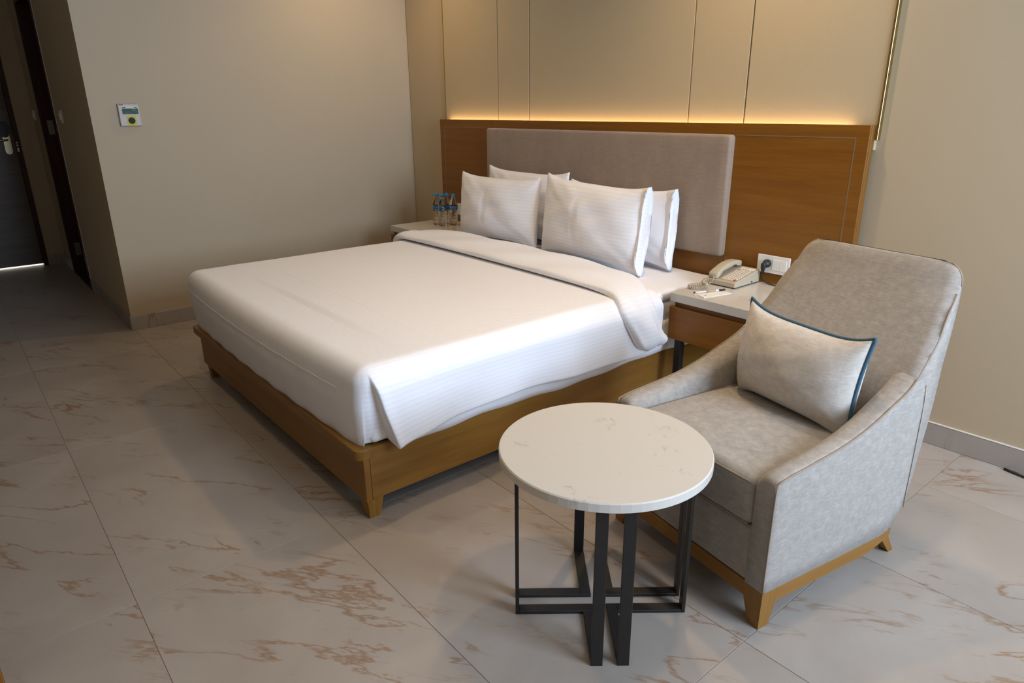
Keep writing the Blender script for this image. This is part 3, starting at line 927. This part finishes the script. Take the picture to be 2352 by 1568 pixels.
for (x, y), lab in BL:
    if proto is None:
        o = thing('water_bottle', lab, 'bottle', (x, y, 0.5502), 0.3, 'water bottles on the nightstand')
        parts = [link_mesh('body', bm_v, bm_f, M['bottle'], o, smooth=True, local=True), link_mesh('cap', cap_v, cap_f, M['cap_blue'], o, local=True), link_mesh('label', lab_v, lab_f, M['label'], o, smooth=True, local=True)]
        proto = (o, parts)
    else:
        o = proto[0].copy(); COL.objects.link(o); o.location = (x, y, 0.5502); o['label'] = lab
        o.rotation_euler = (0, 0, random.uniform(0, 6))
        for p in proto[1]:
            q = p.copy(); COL.objects.link(q); q.parent = o

# ------------------------------------------------------------------ sockets
def socket(label, x0, x1, z0, z1, mods):
    o = thing('wall_socket', label, 'socket', ((x0 + x1) / 2, HBY, z0))
    box('plate', x0, x1, HBY - 0.010, HBY - 0.0009, z0, z1, M['white_plastic'], o, bev=0.002, seg=2)
    for a, b in mods:
        box('module', a, b, HBY - 0.0125, HBY - 0.0101, z0 + 0.016, z1 - 0.016, M['white_plastic'], o, bev=0.001, seg=1)
    return o
socket('white double wall socket with a black plug above the telephone', 3.086, 3.245, 0.600, 0.682, [(3.163, 3.198), (3.1985, 3.232)])
socket('white wall socket beside the water bottles', 0.655, 0.815, 0.600, 0.680, [(0.735, 0.802)])
pl = thing('power_plug', 'black round plug with its cable in the wall socket', 'plug', (3.135, -0.09, 0.56))
V, F = [], []
v1 = lathe([(0.0185, 0.0), (0.019, 0.002), (0.019, 0.012), (0.0165, 0.018), (0.012, 0.026), (0.009, 0.030)], 18)
mm = Matrix.Translation((3.140, HBY - 0.0128, 0.645)) @ Matrix.Rotation(R_(90), 4, 'X')
link_mesh('head', xf(v1[0], mm), v1[1], M['black_plastic'], pl, smooth=True)
pts = [(3.139, HBY - 0.034, 0.652), (3.137, HBY - 0.040, 0.642), (3.134, HBY - 0.038, 0.625), (3.131, HBY - 0.033, 0.608), (3.130, HBY - 0.030, 0.598)]
link_mesh('strain_relief', *tube(pts, [0.009, 0.0125, 0.0105, 0.0075, 0.005], 12), M['black_plastic'], pl, smooth=True)
pts = [(3.130, HBY - 0.030, 0.600), (3.130, HBY - 0.028, 0.588), (3.135, HBY - 0.028, 0.572), (3.148, HBY - 0.030, 0.560), (3.170, HBY - 0.030, 0.5545), (3.21, HBY - 0.032, 0.5535), (3.30, HBY - 0.05, 0.5535), (3.40, HBY - 0.06, 0.5535)]
link_mesh('cable', *tube(pts, 0.0028, 8), M['black_plastic'], pl, smooth=True)

# ------------------------------------------------------------------ telephone
ph = thing('telephone', 'ivory corded desk telephone on the right nightstand', 'telephone', (3.034, -0.18, 0.5505))
x0, x1, y0, y1 = 2.957, 3.110, -0.282, -0.078
def wedge(x0, x1, y0, y1, zb, zf, zr, bev, name, mat, par):
    bm = bmesh.new()
    vs_ = [bm.verts.new(p) for p in ((x0, y0, zb), (x1, y0, zb), (x1, y1, zb), (x0, y1, zb), (x0, y0, zf), (x1, y0, zf), (x1, y1, zr), (x0, y1, zr))]
    for q in ((0, 3, 2, 1), (4, 5, 6, 7), (0, 1, 5, 4), (1, 2, 6, 5), (2, 3, 7, 6), (3, 0, 4, 7)):
        bm.faces.new([vs_[i] for i in q])
    bmesh.ops.bevel(bm, geom=list(bm.edges), offset=bev, segments=3, affect='EDGES', profile=0.5)
    bm.verts.index_update()
    V = [v.co.copy() for v in bm.verts]; F = [[v.index for v in f.verts] for f in bm.faces]; bm.free()
    return link_mesh(name, V, F, mat, par, smooth=False)
ZF, ZR = 0.578, 0.614
wedge(x0, x1, y0, y1, 0.5545, ZF, ZR, 0.004, 'base', M['phone'], ph)
box('foot_strip', x0 + 0.006, x1 - 0.006, y0 + 0.006, y1 - 0.004, 0.5505, 0.5545, M['black_plastic'], ph)
slope = (ZR - ZF) / (y1 - y0)
def top_z(y): return ZF + (y - y0) * slope
def slab(name, xa, xb, ya, yb, h, mat, par, lift=0.0002, bev=0.0):
    V = []
    for (x, y) in ((xa, ya), (xb, ya), (xb, yb), (xa, yb)): V.append((x, y, top_z(y) + lift))
    i = 0.0012 if bev else 0
    for (x, y) in ((xa + i, ya + i), (xb - i, ya + i), (xb - i, yb - i), (xa + i, yb - i)): V.append((x, y, top_z(y) + lift + h))
    return link_mesh(name, V, [[0, 1, 2, 3], [4, 5, 6, 7], [0, 1, 5, 4], [1, 2, 6, 5], [2, 3, 7, 6], [3, 0, 4, 7]], mat, par)
kp = slab('keypad_plate', 3.024, 3.104, -0.268, -0.088, 0.001, M['phone_plate'], ph)
for i in range(5):
    for j in range(9):
        xa = 3.028 + i * 0.0148; ya = -0.262 + j * 0.0150
        if j >= 8 and i in (0,): continue
        red = (i == 4 and j == 0)
        k_ = slab('key', xa, xa + 0.0105, ya, ya + 0.0085, 0.0035, M['red'] if red else M['key'], kp, 0.0014, 1)
        if red: k_['label'] = 'red message key'
for i in range(2):
    slab('faceplate_label', 3.028 + i * 0.0375, 3.062 + i * 0.0375, -0.122, -0.094, 0.0004, M['paper'] if i else M['key'], kp, 0.0014)
# handset: arched bar with two end pieces
hs = []
n = 26
for i in range(n + 1):
    t = i / n
    y = y0 + 0.004 + t * 0.196
    arch = math.sin(math.pi * t)
    topz = top_z(y) + 0.024 + 0.022 * arch ** 0.75
    e = max(0, 1 - min(t, 1 - t) / 0.23)
    botz = top_z(y) + 0.0012 + (0.020 * (1 - e ** 0.5 if e > 0 else 1)) * (1 if e < 1 else 0)
    hw = 0.0235 + 0.0035 * e
    endr = 1.0 if 0 < i < n else 0.75
    xc = 2.990
    rr = 0.007
    ring = []
    for (sx, sz) in ((-1, 0), (-1, 1), (1, 1), (1, 0)):
        for q in range(4):
            a = {(-1, 0): 270, (-1, 1): 180, (1, 1): 90, (1, 0): 0}[(sx, sz)] - q * 30
            ca, sa = math.cos(R_(a)), math.sin(R_(a))
            px = xc + sx * (hw * endr - rr) + rr * ca
            zc_ = (topz - (1 - endr) * 0.012 - rr) if sz else (botz + rr * 0.9)
            ring.append((px, y, max(zc_ + rr * sa, botz)))
    hs.append(ring)
link_mesh('handset', *loft(hs), M['phone'], ph, smooth=True)
# coiled cord
ctrl = [(2.975, -0.283, 0.572), (2.966, -0.300, 0.572), (2.968, -0.318, 0.563), (2.985, -0.333, 0.5615), (3.010, -0.350, 0.5615), (3.020, -0.372, 0.5615), (3.012, -0.398, 0.5615), (2.990, -0.418, 0.5615), (2.970, -0.422, 0.5615), (2.960, -0.405, 0.5615), (2.968, -0.378, 0.5615), (2.980, -0.350, 0.5615), (2.988, -0.322, 0.5625), (3.002, -0.306, 0.566)]
CP = [Vector(c) for c in ctrl]
def cat(P, u):
    i = min(int(u), len(P) - 2); t = u - i
    p0, p1, p2, p3 = P[max(i - 1, 0)], P[i], P[i + 1], P[min(i + 2, len(P) - 1)]
    return 0.5 * ((2 * p1) + (-p0 + p2) * t + (2 * p0 - 5 * p1 + 4 * p2 - p3) * t * t + (-p0 + 3 * p1 - 3 * p2 + p3) * t ** 3)
turns = 44; per = 10; pts = []
N = turns * per
for i in range(N + 1):
    u = (len(CP) - 1) * i / N
    p = cat(CP, u); t = (cat(CP, min(len(CP) - 1.001, u + 0.02)) - cat(CP, max(0, u - 0.02))).normalized()
    s = t.cross(Vector((0, 0, 1))).normalized(); w = s.cross(t)
    a = 2 * math.pi * i / per
    k = min(1, min(i, N - i) / (per * 2.0))
    pts.append(p + (s * math.cos(a) + w * math.sin(a)) * 0.0078 * k)
link_mesh('coiled_cord', *tube(pts, 0.0016, 6), M['phone'], ph, smooth=True)
link_mesh('cord_lead', *tube([(3.002, -0.306, 0.566), (3.006, -0.295, 0.580), (2.998, -0.284, 0.596)], 0.0016, 6), M['phone'], ph, smooth=True)
# socket mark on the side
box('side_jack', 3.1098, 3.1106, -0.150, -0.138, 0.560, 0.566, M['black_plastic'], ph)

# papers and pen
def sheet(name, label, pts, z0, z1, mat, cat_):
    V = [(x, y, z0) for x, y in pts] + [(x, y, z1) for x, y in pts]
    o = link_mesh(name, V, [[3, 2, 1, 0], [4, 5, 6, 7], [0, 1, 5, 4], [1, 2, 6, 5], [2, 3, 7, 6], [3, 0, 4, 7]], mat)
    recentre(o)
    return tag(o, label, cat_)
cd = sheet('card', 'narrow white card with a dark red edge under the pen', [(3.008, -0.470), (3.046, -0.487), (3.082, -0.352), (3.047, -0.345)], 0.5503, 0.5510, M['paper'], 'card')
def strip(par, a, b, w, z0, z1, mat, name):
    a = Vector((a[0], a[1], 0)); b = Vector((b[0], b[1], 0)); d_ = (b - a).normalized(); s = Vector((-d_.y, d_.x, 0)) * w
    V = [a, b, b + s, a + s]
    VV = [(p.x, p.y, z0) for p in V] + [(p.x, p.y, z1) for p in V]
    return link_mesh(name, VV, [[3, 2, 1, 0], [4, 5, 6, 7], [0, 1, 5, 4], [1, 2, 6, 5], [2, 3, 7, 6], [3, 0, 4, 7]], mat, par)
strip(cd, (3.0095, -0.4695), (3.048, -0.346), -0.003, 0.5510, 0.5513, M['red_print'], 'red_edge')
npd = sheet('notepad', 'small white notepad beside the pen on the nightstand', [(3.052, -0.482), (3.108, -0.508), (3.142, -0.352), (3.090, -0.345)], 0.5503, 0.5525, M['paper'], 'notepad')
lg = lathe([(0.0052, 0.5525), (0.0052, 0.5528)], 12, (3.086, -0.467, 0))
link_mesh('printed_emblem', *lg, M['ink'], npd)
pen = thing('pen', 'white pen with a black end lying across the papers', 'pen', (3.07, -0.42, 0.551))
pa, pb = Vector((3.034, -0.486, 0.5565)), Vector((3.098, -0.338, 0.5575))
link_mesh('barrel', *tube([pa.lerp(pb, t) for t in (0.06, 0.3, 0.6, 0.82)], 0.0040, 10), M['white_plastic'], pen, smooth=True)
link_mesh('tip', *tube([pa, pa.lerp(pb, 0.06)], [0.001, 0.0038], 10), M['black_plastic'], pen, smooth=True)
link_mesh('end_cap', *tube([pa.lerp(pb, 0.80), pa.lerp(pb, 0.99), pb], [0.0045, 0.0045, 0.003], 10), M['black_plastic'], pen, smooth=True)
V, F = tube([pa.lerp(pb, 0.40), pa.lerp(pb, 0.70)], 0.0041, 10)
link_mesh('printed_line', V, F, M['phone_plate'], pen, smooth=True)

# ================================================================== ARMCHAIR (local axes: x right, y towards the back)
TH = R_(-9.8)
O = Vector((4.03, -1.51, 0))
Uv = Vector((math.cos(TH), math.sin(TH), 0)); Vv = Vector((-math.sin(TH), math.cos(TH), 0))
ctr = O + Uv * (-0.30) + Vv * 0.30
ch = thing('armchair', 'beige upholstered armchair with sloping arms and a tan oak base', 'armchair', tuple(ctr), TH)
ORG[ch] = Vector((0, 0, 0))
def L(u, v, z): return (u, v - 0.30, z)         # u measured from the chair's centre line
WT = [(0.0, 0.310), (0.5, 0.310), (0.6, 0.304), (0.7, 0.292), (0.8, 0.275), (0.86, 0.264), (0.9, 0.258)]
def w_(z): return sm(z, WT)
# wooden base
box('front_rail', *(-0.255, 0.255), 0.004 - 0.30, 0.026 - 0.30, 0.074, 0.120, M['oakb_x'], ch, bev=0.0015, seg=1, local=True)
for s in (-1, 1):
    V = []
    n = 22
    rings = []
    for i in range(n + 1):
        v = 0.045 + 0.515 * i / n
        zb = 0.074 + 0.030 * max(0, (v - 0.42) / 0.14) ** 2
        zt = 0.120 + 0.006 * max(0, (v - 0.42) / 0.14)
        a, b = s * 0.307, s * 0.283
        rings.append([L(a, v, zb), L(b, v, zb), L(b, v, zt), L(a, v, zt)])
    link_mesh('side_rail', *loft(rings), M['oakb_y'], ch, local=True)
    # front leg, outer faces straight, inner faces tapering
    rings = []
    for z, q in ((0.0, 0.036), (0.072, 0.058), (0.120, 0.060)):
        e = 0.004 * (1 - z / 0.12)
        u0 = s * (0.309 - e); u1 = s * (0.309 - e - q)
        rings.append([L(u0, 0.001 + e, z), L(u1, 0.001 + e, z), L(u1, 0.001 + e + q, z), L(u0, 0.001 + e + q, z)])
    link_mesh('leg', *loft(rings), M['oakb_z'], ch, local=True)
    # rear leg, raked backwards
    rings = []
    for z, q, off in ((0.0, 0.030, 0.632), (0.06, 0.040, 0.585), (0.125, 0.052, 0.545)):
        u0 = s * 0.280; u1 = s * (0.280 - q)
        rings.append([L(u0, off - 0.005, z), L(u1, off - 0.005, z), L(u1, off + q - 0.012, z), L(u0, off + q - 0.012, z)])
    link_mesh('leg', *loft(rings), M['oakb_z'], ch, local=True)
box('back_rail', -0.23, 0.23, 0.545 - 0.30, 0.570 - 0.30, 0.085, 0.124, M['oakb_x'], ch, local=True)
# sloping arms that run up into wings
SEAM = [(0.0, 0.452), (0.05, 0.463), (0.1, 0.469), (0.25, 0.492), (0.35, 0.520), (0.43, 0.552), (0.53, 0.598), (0.60, 0.664), (0.64, 0.705), (0.68, 0.765), (0.715, 0.806), (0.745, 0.842)]
REAR = [(0.0, 0.121), (0.50, 0.1215), (0.53, 0.128), (0.56, 0.15), (0.595, 0.20), (0.612, 0.27), (0.63, 0.407), (0.665, 0.612), (0.712, 0.722), (0.745, 0.80), (0.752, 0.815)]
def arm(s):
    rings = []
    stations = [0.0, 0.004, 0.012, 0.03, 0.06] + [0.06 + 0.05 * i for i in range(1, 9)] + [0.48, 0.505, 0.52, 0.535, 0.55, 0.565, 0.58, 0.595]
    for v in stations:
        zt, zb = min(sm(v, SEAM), 0.612), sm(v, REAR)
        th = itp(v, [(0.0, 0.066), (0.3, 0.070), (0.5, 0.078), (0.6, 0.078)])
        ins = {0.0: 0.012, 0.004: 0.005, 0.012: 0.001}.get(v, 0.0)
        zt -= ins
        ring = []
        no = 9
        bulge = 0.006 * math.sin(math.pi * min(1, v / 0.595))
        for i in range(no):
            z = zb + (zt - 0.008 - zb) * i / (no - 1)
            ring.append(L(s * (w_(z) - ins * 0.6 + bulge * math.sin(math.pi * i / (no - 1))), v, z))
        for a in (60, 30):
            ring.append(L(s * (w_(zt) - ins * 0.6 - 0.008 + 0.008 * math.sin(R_(a))), v, zt - 0.008 + 0.008 * math.cos(R_(a))))
        ri = min(0.034, th * 0.55, (zt - zb) * 0.4)
        ring.append(L(s * (w_(zt) - ins * 0.6 - 0.012), v, zt + 0.001))
        for a in (0, 25, 50, 75, 90):
            ring.append(L(s * (w_(zt) - th + ins * 0.4 + ri - ri * math.sin(R_(a))), v, zt - ri + ri * math.cos(R_(a)) + (0.002 if a < 40 else 0)))
        for i in range(5):
            z = zt - ri + (zb - zt + ri) * (i + 1) / 5
            ring.append(L(s * (w_(zt) - th + ins * 0.4), v, z))
        rings.append(ring)
    o = link_mesh('armrest', *loft(rings), M['chair'], ch, smooth=True, local=True)
    # welt along the outer top edge
    pts = [L(s * (w_(sm(v, SEAM)) + 0.0010), v, sm(v, SEAM) - 0.003) for v in [0.0 + 0.012 * i for i in range(62)]]
    pts = [L(s * (0.309), 0.0, 0.125 + 0.032 * i) for i in range(10)] + pts
    link_mesh('welt', *tube(pts, 0.0026, 6), M['tan_cord'], o, smooth=True, local=True)
    pts = [L(s * (0.309 - 0.052), -0.0002, 0.125 + 0.030 * i) for i in range(11)]
    pts = []
    for z in (0.19, 0.24, 0.30, 0.36, 0.42, 0.48, 0.54, 0.585):
        pts.append(L(s * (w_(z) + 0.0012), 0.5965, z))
    link_mesh('rear_seam', *tube(pts, 0.0011, 5), M['tan_cord'], o, smooth=True, local=True)
    return o
arm(-1); arm(1)
# backrest
FC = [(0.25, 0.520), (0.45, 0.525), (0.55, 0.545), (0.62, 0.578), (0.70, 0.632), (0.78, 0.684), (0.84, 0.720), (0.90, 0.748)]
FE = [(0.25, 0.505), (0.45, 0.508), (0.55, 0.520), (0.60, 0.537), (0.665, 0.602), (0.705, 0.640), (0.765, 0.681), (0.806, 0.715), (0.842, 0.745), (0.90, 0.765)]
RE = [(0.13, 0.545), (0.15, 0.565), (0.20, 0.602), (0.27, 0.618), (0.407, 0.638), (0.612, 0.672), (0.722, 0.715), (0.80, 0.748), (0.862, 0.768), (0.905, 0.778)]
ZT = 0.904
rings = []
zs = [0.128, 0.15, 0.18, 0.22, 0.27, 0.33, 0.40, 0.46, 0.52, 0.57, 0.62, 0.67, 0.72, 0.76, 0.80, 0.83, 0.85, 0.866, 0.878, 0.887, 0.894, 0.899, 0.9025, 0.904]
nf = 16
for z in zs:
    w = w_(z)
    c0 = 0.85
    if z > c0: w -= 0.060 * (1 - math.sqrt(max(0, 1 - ((z - c0) / (ZT - c0)) ** 2)))
    rv = sm(z, RE)
    ring = []
    top = max(0.0, (z - 0.862) / (ZT - 0.862))
    sh = 1 - math.sqrt(max(0, 1 - min(1, top) ** 2))
    for i in range(nf + 1):
        q = -1 + 2 * i / nf
        fv = sm(z, FC) + (sm(z, FE) - sm(z, FC)) * abs(q) ** 4
        fv = min(fv, rv - 0.010)
        mid = (fv + rv) / 2
        fv = fv + (mid - fv) * sh
        ring.append(L(q * w, fv, z))
    for i in range(nf, -1, -1):
        q = -1 + 2 * i / nf
        fv0 = min(sm(z, FC) + (sm(z, FE) - sm(z, FC)) * abs(q) ** 4, rv - 0.010)
        mid = (fv0 + rv) / 2
        ring.append(L(q * w, rv - 0.006 * abs(q) ** 6 + (mid - rv) * sh * 0.9, z))
    rings.append(ring)
bk = link_mesh('backrest', *loft(rings), M['chair'], ch, smooth=True, local=True)
# welt over the top of the back
pts = []
def edge_pt(z, s):
    w = w_(z)
    if z > 0.85: w -= 0.060 * (1 - math.sqrt(max(0, 1 - ((z - 0.85) / (ZT - 0.85)) ** 2)))
    return L(s * (w + 0.0005), sm(z, RE) - 0.012 + 0.004 * max(0, (z - 0.8) / 0.1), z)
zz = [0.842, 0.855, 0.868, 0.879, 0.888, 0.895, 0.900]
for s in (-1, 1):
    link_mesh('welt', *tube([edge_pt(z, s) for z in zz], 0.0026, 6), M['tan_cord'], bk, smooth=True, local=True)
# seat cushion and front panel
Vb, Vo, F = gridbox(-0.246, 0.246, -0.006, 0.565, 0.288, 0.432, 0.026, 0.022)
V = []
for p in Vo:
    u, v, z = p
    t = (z - 0.288) / 0.144
    if t > 0.6: z += 0.012 * max(0, 1 - (u / 0.25) ** 2) * max(0, 1 - ((v - 0.25) / 0.33) ** 2)
    if v < 0.03: v -= 0.008 * math.sin(math.pi * t) * max(0, 1 - (u / 0.26) ** 4)
    V.append(L(u, v, z))
st = link_mesh('seat_cushion', V, F, M['chair'], ch, smooth=True, local=True)
for z, yy in ((0.420, -0.003), (0.297, -0.001)):
    pts = [L(-0.238 + 0.476 * i / 20, yy - 0.004 * max(0, 1 - ((-0.238 + 0.476 * i / 20) / 0.26) ** 4), z) for i in range(21)]
    link_mesh('welt', *tube(pts, 0.0024, 6), M['tan_cord'], st, smooth=True, local=True)
Vb, Vo, F = gridbox(-0.250, 0.250, 0.004, 0.06, 0.121, 0.287, 0.010, 0.03)
link_mesh('front_panel', [L(*p) for p in Vo], F, M['chair'], ch, smooth=True, local=True)
box('deck', -0.25, 0.25, 0.06 - 0.30, 0.545 - 0.30, 0.122, 0.286, M['chair'], ch, local=True)

# lumbar cushion resting on the seat
V, F, A, rim = pillow_grid(0.450, 0.320, 0.210, 44, k=0.06, ear=0.20, puff=0.47, seed=21, wf=0.35)
for p_ in V:
    if p_.x < 0 and p_.z < 0: p_.x *= 1 - 0.17 * (p_.z / -0.16) ** 2
cm = Matrix.Translation(ctr) @ Matrix.Rotation(TH, 4, 'Z') @ Matrix.Translation((-0.004, 0.440 - 0.30, 0.570)) @ Matrix.Rotation(R_(-3), 4, 'Z') @ Matrix.Rotation(R_(-8), 4, 'X') @ Matrix.Rotation(R_(1.0), 4, 'Y')
cb = thing('lumbar_cushion', 'oblong beige cushion with dark blue piping on the armchair seat', 'cushion', tuple(cm @ Vector((0, 0, -0.15))))
co = link_mesh('cover', xf(V, cm), F, M['cushion'], cb, smooth=True)
link_mesh('piping', *tube(xf([r_ * 1.006 for r_ in rim], cm), 0.0056, 8, closed=True), M['blue_cord'], cb, smooth=True)['label'] = 'dark blue corded piping'

# ================================================================== ROUND SIDE TABLE (local axes: x along one arm of the cross)
tb = thing('side_table', 'round white stone side table on a black metal cross base', 'table', (3.682, -1.752, 0), R_(-39.5))
ORG[tb] = Vector((0, 0, 0))
TZ, TR = 0.498, 0.277
prof = [(0.0, TZ - 0.0262), (TR - 0.003, TZ - 0.0262), (TR, TZ - 0.024), (TR, TZ - 0.003), (TR - 0.003, TZ)]
link_mesh('top', *lathe(prof[1:], 72), M['quartz'], tb, local=True)
box('mounting_plate', -0.20, 0.20, -0.046, 0.046, TZ - 0.034, TZ - 0.0262, M['black_metal'], tb, local=True)
RL, hwid, off, thk = 0.236, 0.015, 0.0335, 0.010
# four L-shaped frames, each with two legs and two floor bars
for q in range(4):
    a = q * math.pi / 2
    rot = Matrix.Rotation(a, 4, 'Z')
    def rb(name, x0, x1, y0, y1, z0, z1, par):
        v, f_ = boxdata(x0, x1, y0, y1, z0, z1, 0.001, 1)
        return link_mesh(name, [rot @ p for p in v], f_, M['black_metal'], par, local=True)
    e = off - hwid
    fr = rb('leg', RL - thk, RL, e, e + 2 * hwid, 0.0, TZ - 0.0263, tb)
    rb('leg', e, e + 2 * hwid, RL - thk, RL, 0.0, TZ - 0.0263, tb)
    rb('top_bridge', RL - 0.045, RL - 0.001, -e, e, TZ - 0.0370, TZ - 0.0263, tb)
    rb('floor_bar', e, RL - thk, e, e + 2 * hwid, 0.0, thk, tb)
    rb('floor_bar', e, e + 2 * hwid, e + 2 * hwid, RL - thk, 0.0, thk, tb)
    rb('top_bar', e, RL - thk, e, e + 2 * hwid, TZ - 0.0350, TZ - 0.0263, tb) if q in (1, 3) else None

# ================================================================== ON THE WALLS
tm = thing('thermostat', 'white wall thermostat with a green display and yellow dial sticker', 'thermostat', (0.0, -1.972, 1.247))
box('case', 0.0005, 0.020, -2.029, -1.914, 1.247, 1.374, M['greige'], tm, bev=0.004, seg=2)
dsp = box('display_border', 0.0195, 0.0212, -2.013, -1.920, 1.312, 1.358, M['lcd_white'], tm)
box('screen', 0.0211, 0.0216, -2.010, -1.923, 1.315, 1.347, M['lcd'], dsp)
box('printed_name', 0.0211, 0.0214, -2.008, -1.988, 1.3505, 1.3545, M['ink'], dsp)
box('printed_name', 0.0211, 0.0214, -1.945, -1.926, 1.3510, 1.3545, M['ink'], dsp)
box('printed_mark', 0.0198, 0.0203, -2.022, -2.000, 1.3655, 1.3705, M['red_print'], tm)
box('sticker', 0.0195, 0.0206, -1.992, -1.941, 1.2515, 1.306, M['sticker'], tm)
dl = lathe([(0.0185, 0.0), (0.0185, 0.003), (0.0165, 0.0055), (0.009, 0.0062)], 22)
link_mesh('dial', xf(dl[0], Matrix.Translation((0.0206, -1.9665, 1.279)) @ Matrix.Rotation(R_(90), 4, 'Y')), dl[1], M['dial'], tm)
def wswitch(label, x0, x1, z0, z1):
    o = thing('light_switch', label, 'switch', ((x0 + x1) / 2, YC, z0))
    box('plate', x0, x1, YC - 0.010, YC - 0.0005, z0, z1, M['white_plastic'], o, bev=0.002, seg=1)
    box('rocker', x0 + 0.02, x1 - 0.02, YC - 0.018, YC - 0.0095, z0 + 0.02, z1 - 0.02, M['white_plastic'], o, bev=0.002, seg=1)
wswitch('white light switch on the shaded corridor wall before the doorway', -1.10, -1.015, 1.256, 1.342)
wswitch('white light switch on the corridor wall beyond the doorway', -2.585, -2.50, 1.262, 1.345)

# console whose corner just enters the picture, cable on the floor
cs = thing('console_table', 'honey oak console at the edge of the room, its corner just in view', 'console', (2.2, -3.4, 0))
box('end_panel', 2.995, 3.022, -3.69, -3.077, 0.0, 0.70, M['oak_z'], cs, bev=0.002, seg=1)
box('end_panel', 1.35, 1.377, -3.69, -3.077, 0.0, 0.70, M['oak_z'], cs, bev=0.002, seg=1)
box('top', 1.34, 3.024, -3.69, -3.074, 0.7005, 0.735, M['oak_x'], cs, bev=0.002, seg=1)
box('back_panel', 1.378, 2.994, -3.68, -3.66, 0.30, 0.70, M['oak_x'], cs)
cbl = link_mesh('floor_cable', *tube([(4.186, -0.024, 0.0055), (4.21, -0.030, 0.0055), (4.26, -0.040, 0.0055), (4.40, -0.048, 0.0055), (4.8, -0.05, 0.0055), (5.4, -0.04, 0.0055)], 0.005, 8), M['black_cable'], smooth=True)
tag(recentre(cbl), 'black cable lying on the floor along the skirting', 'cable')
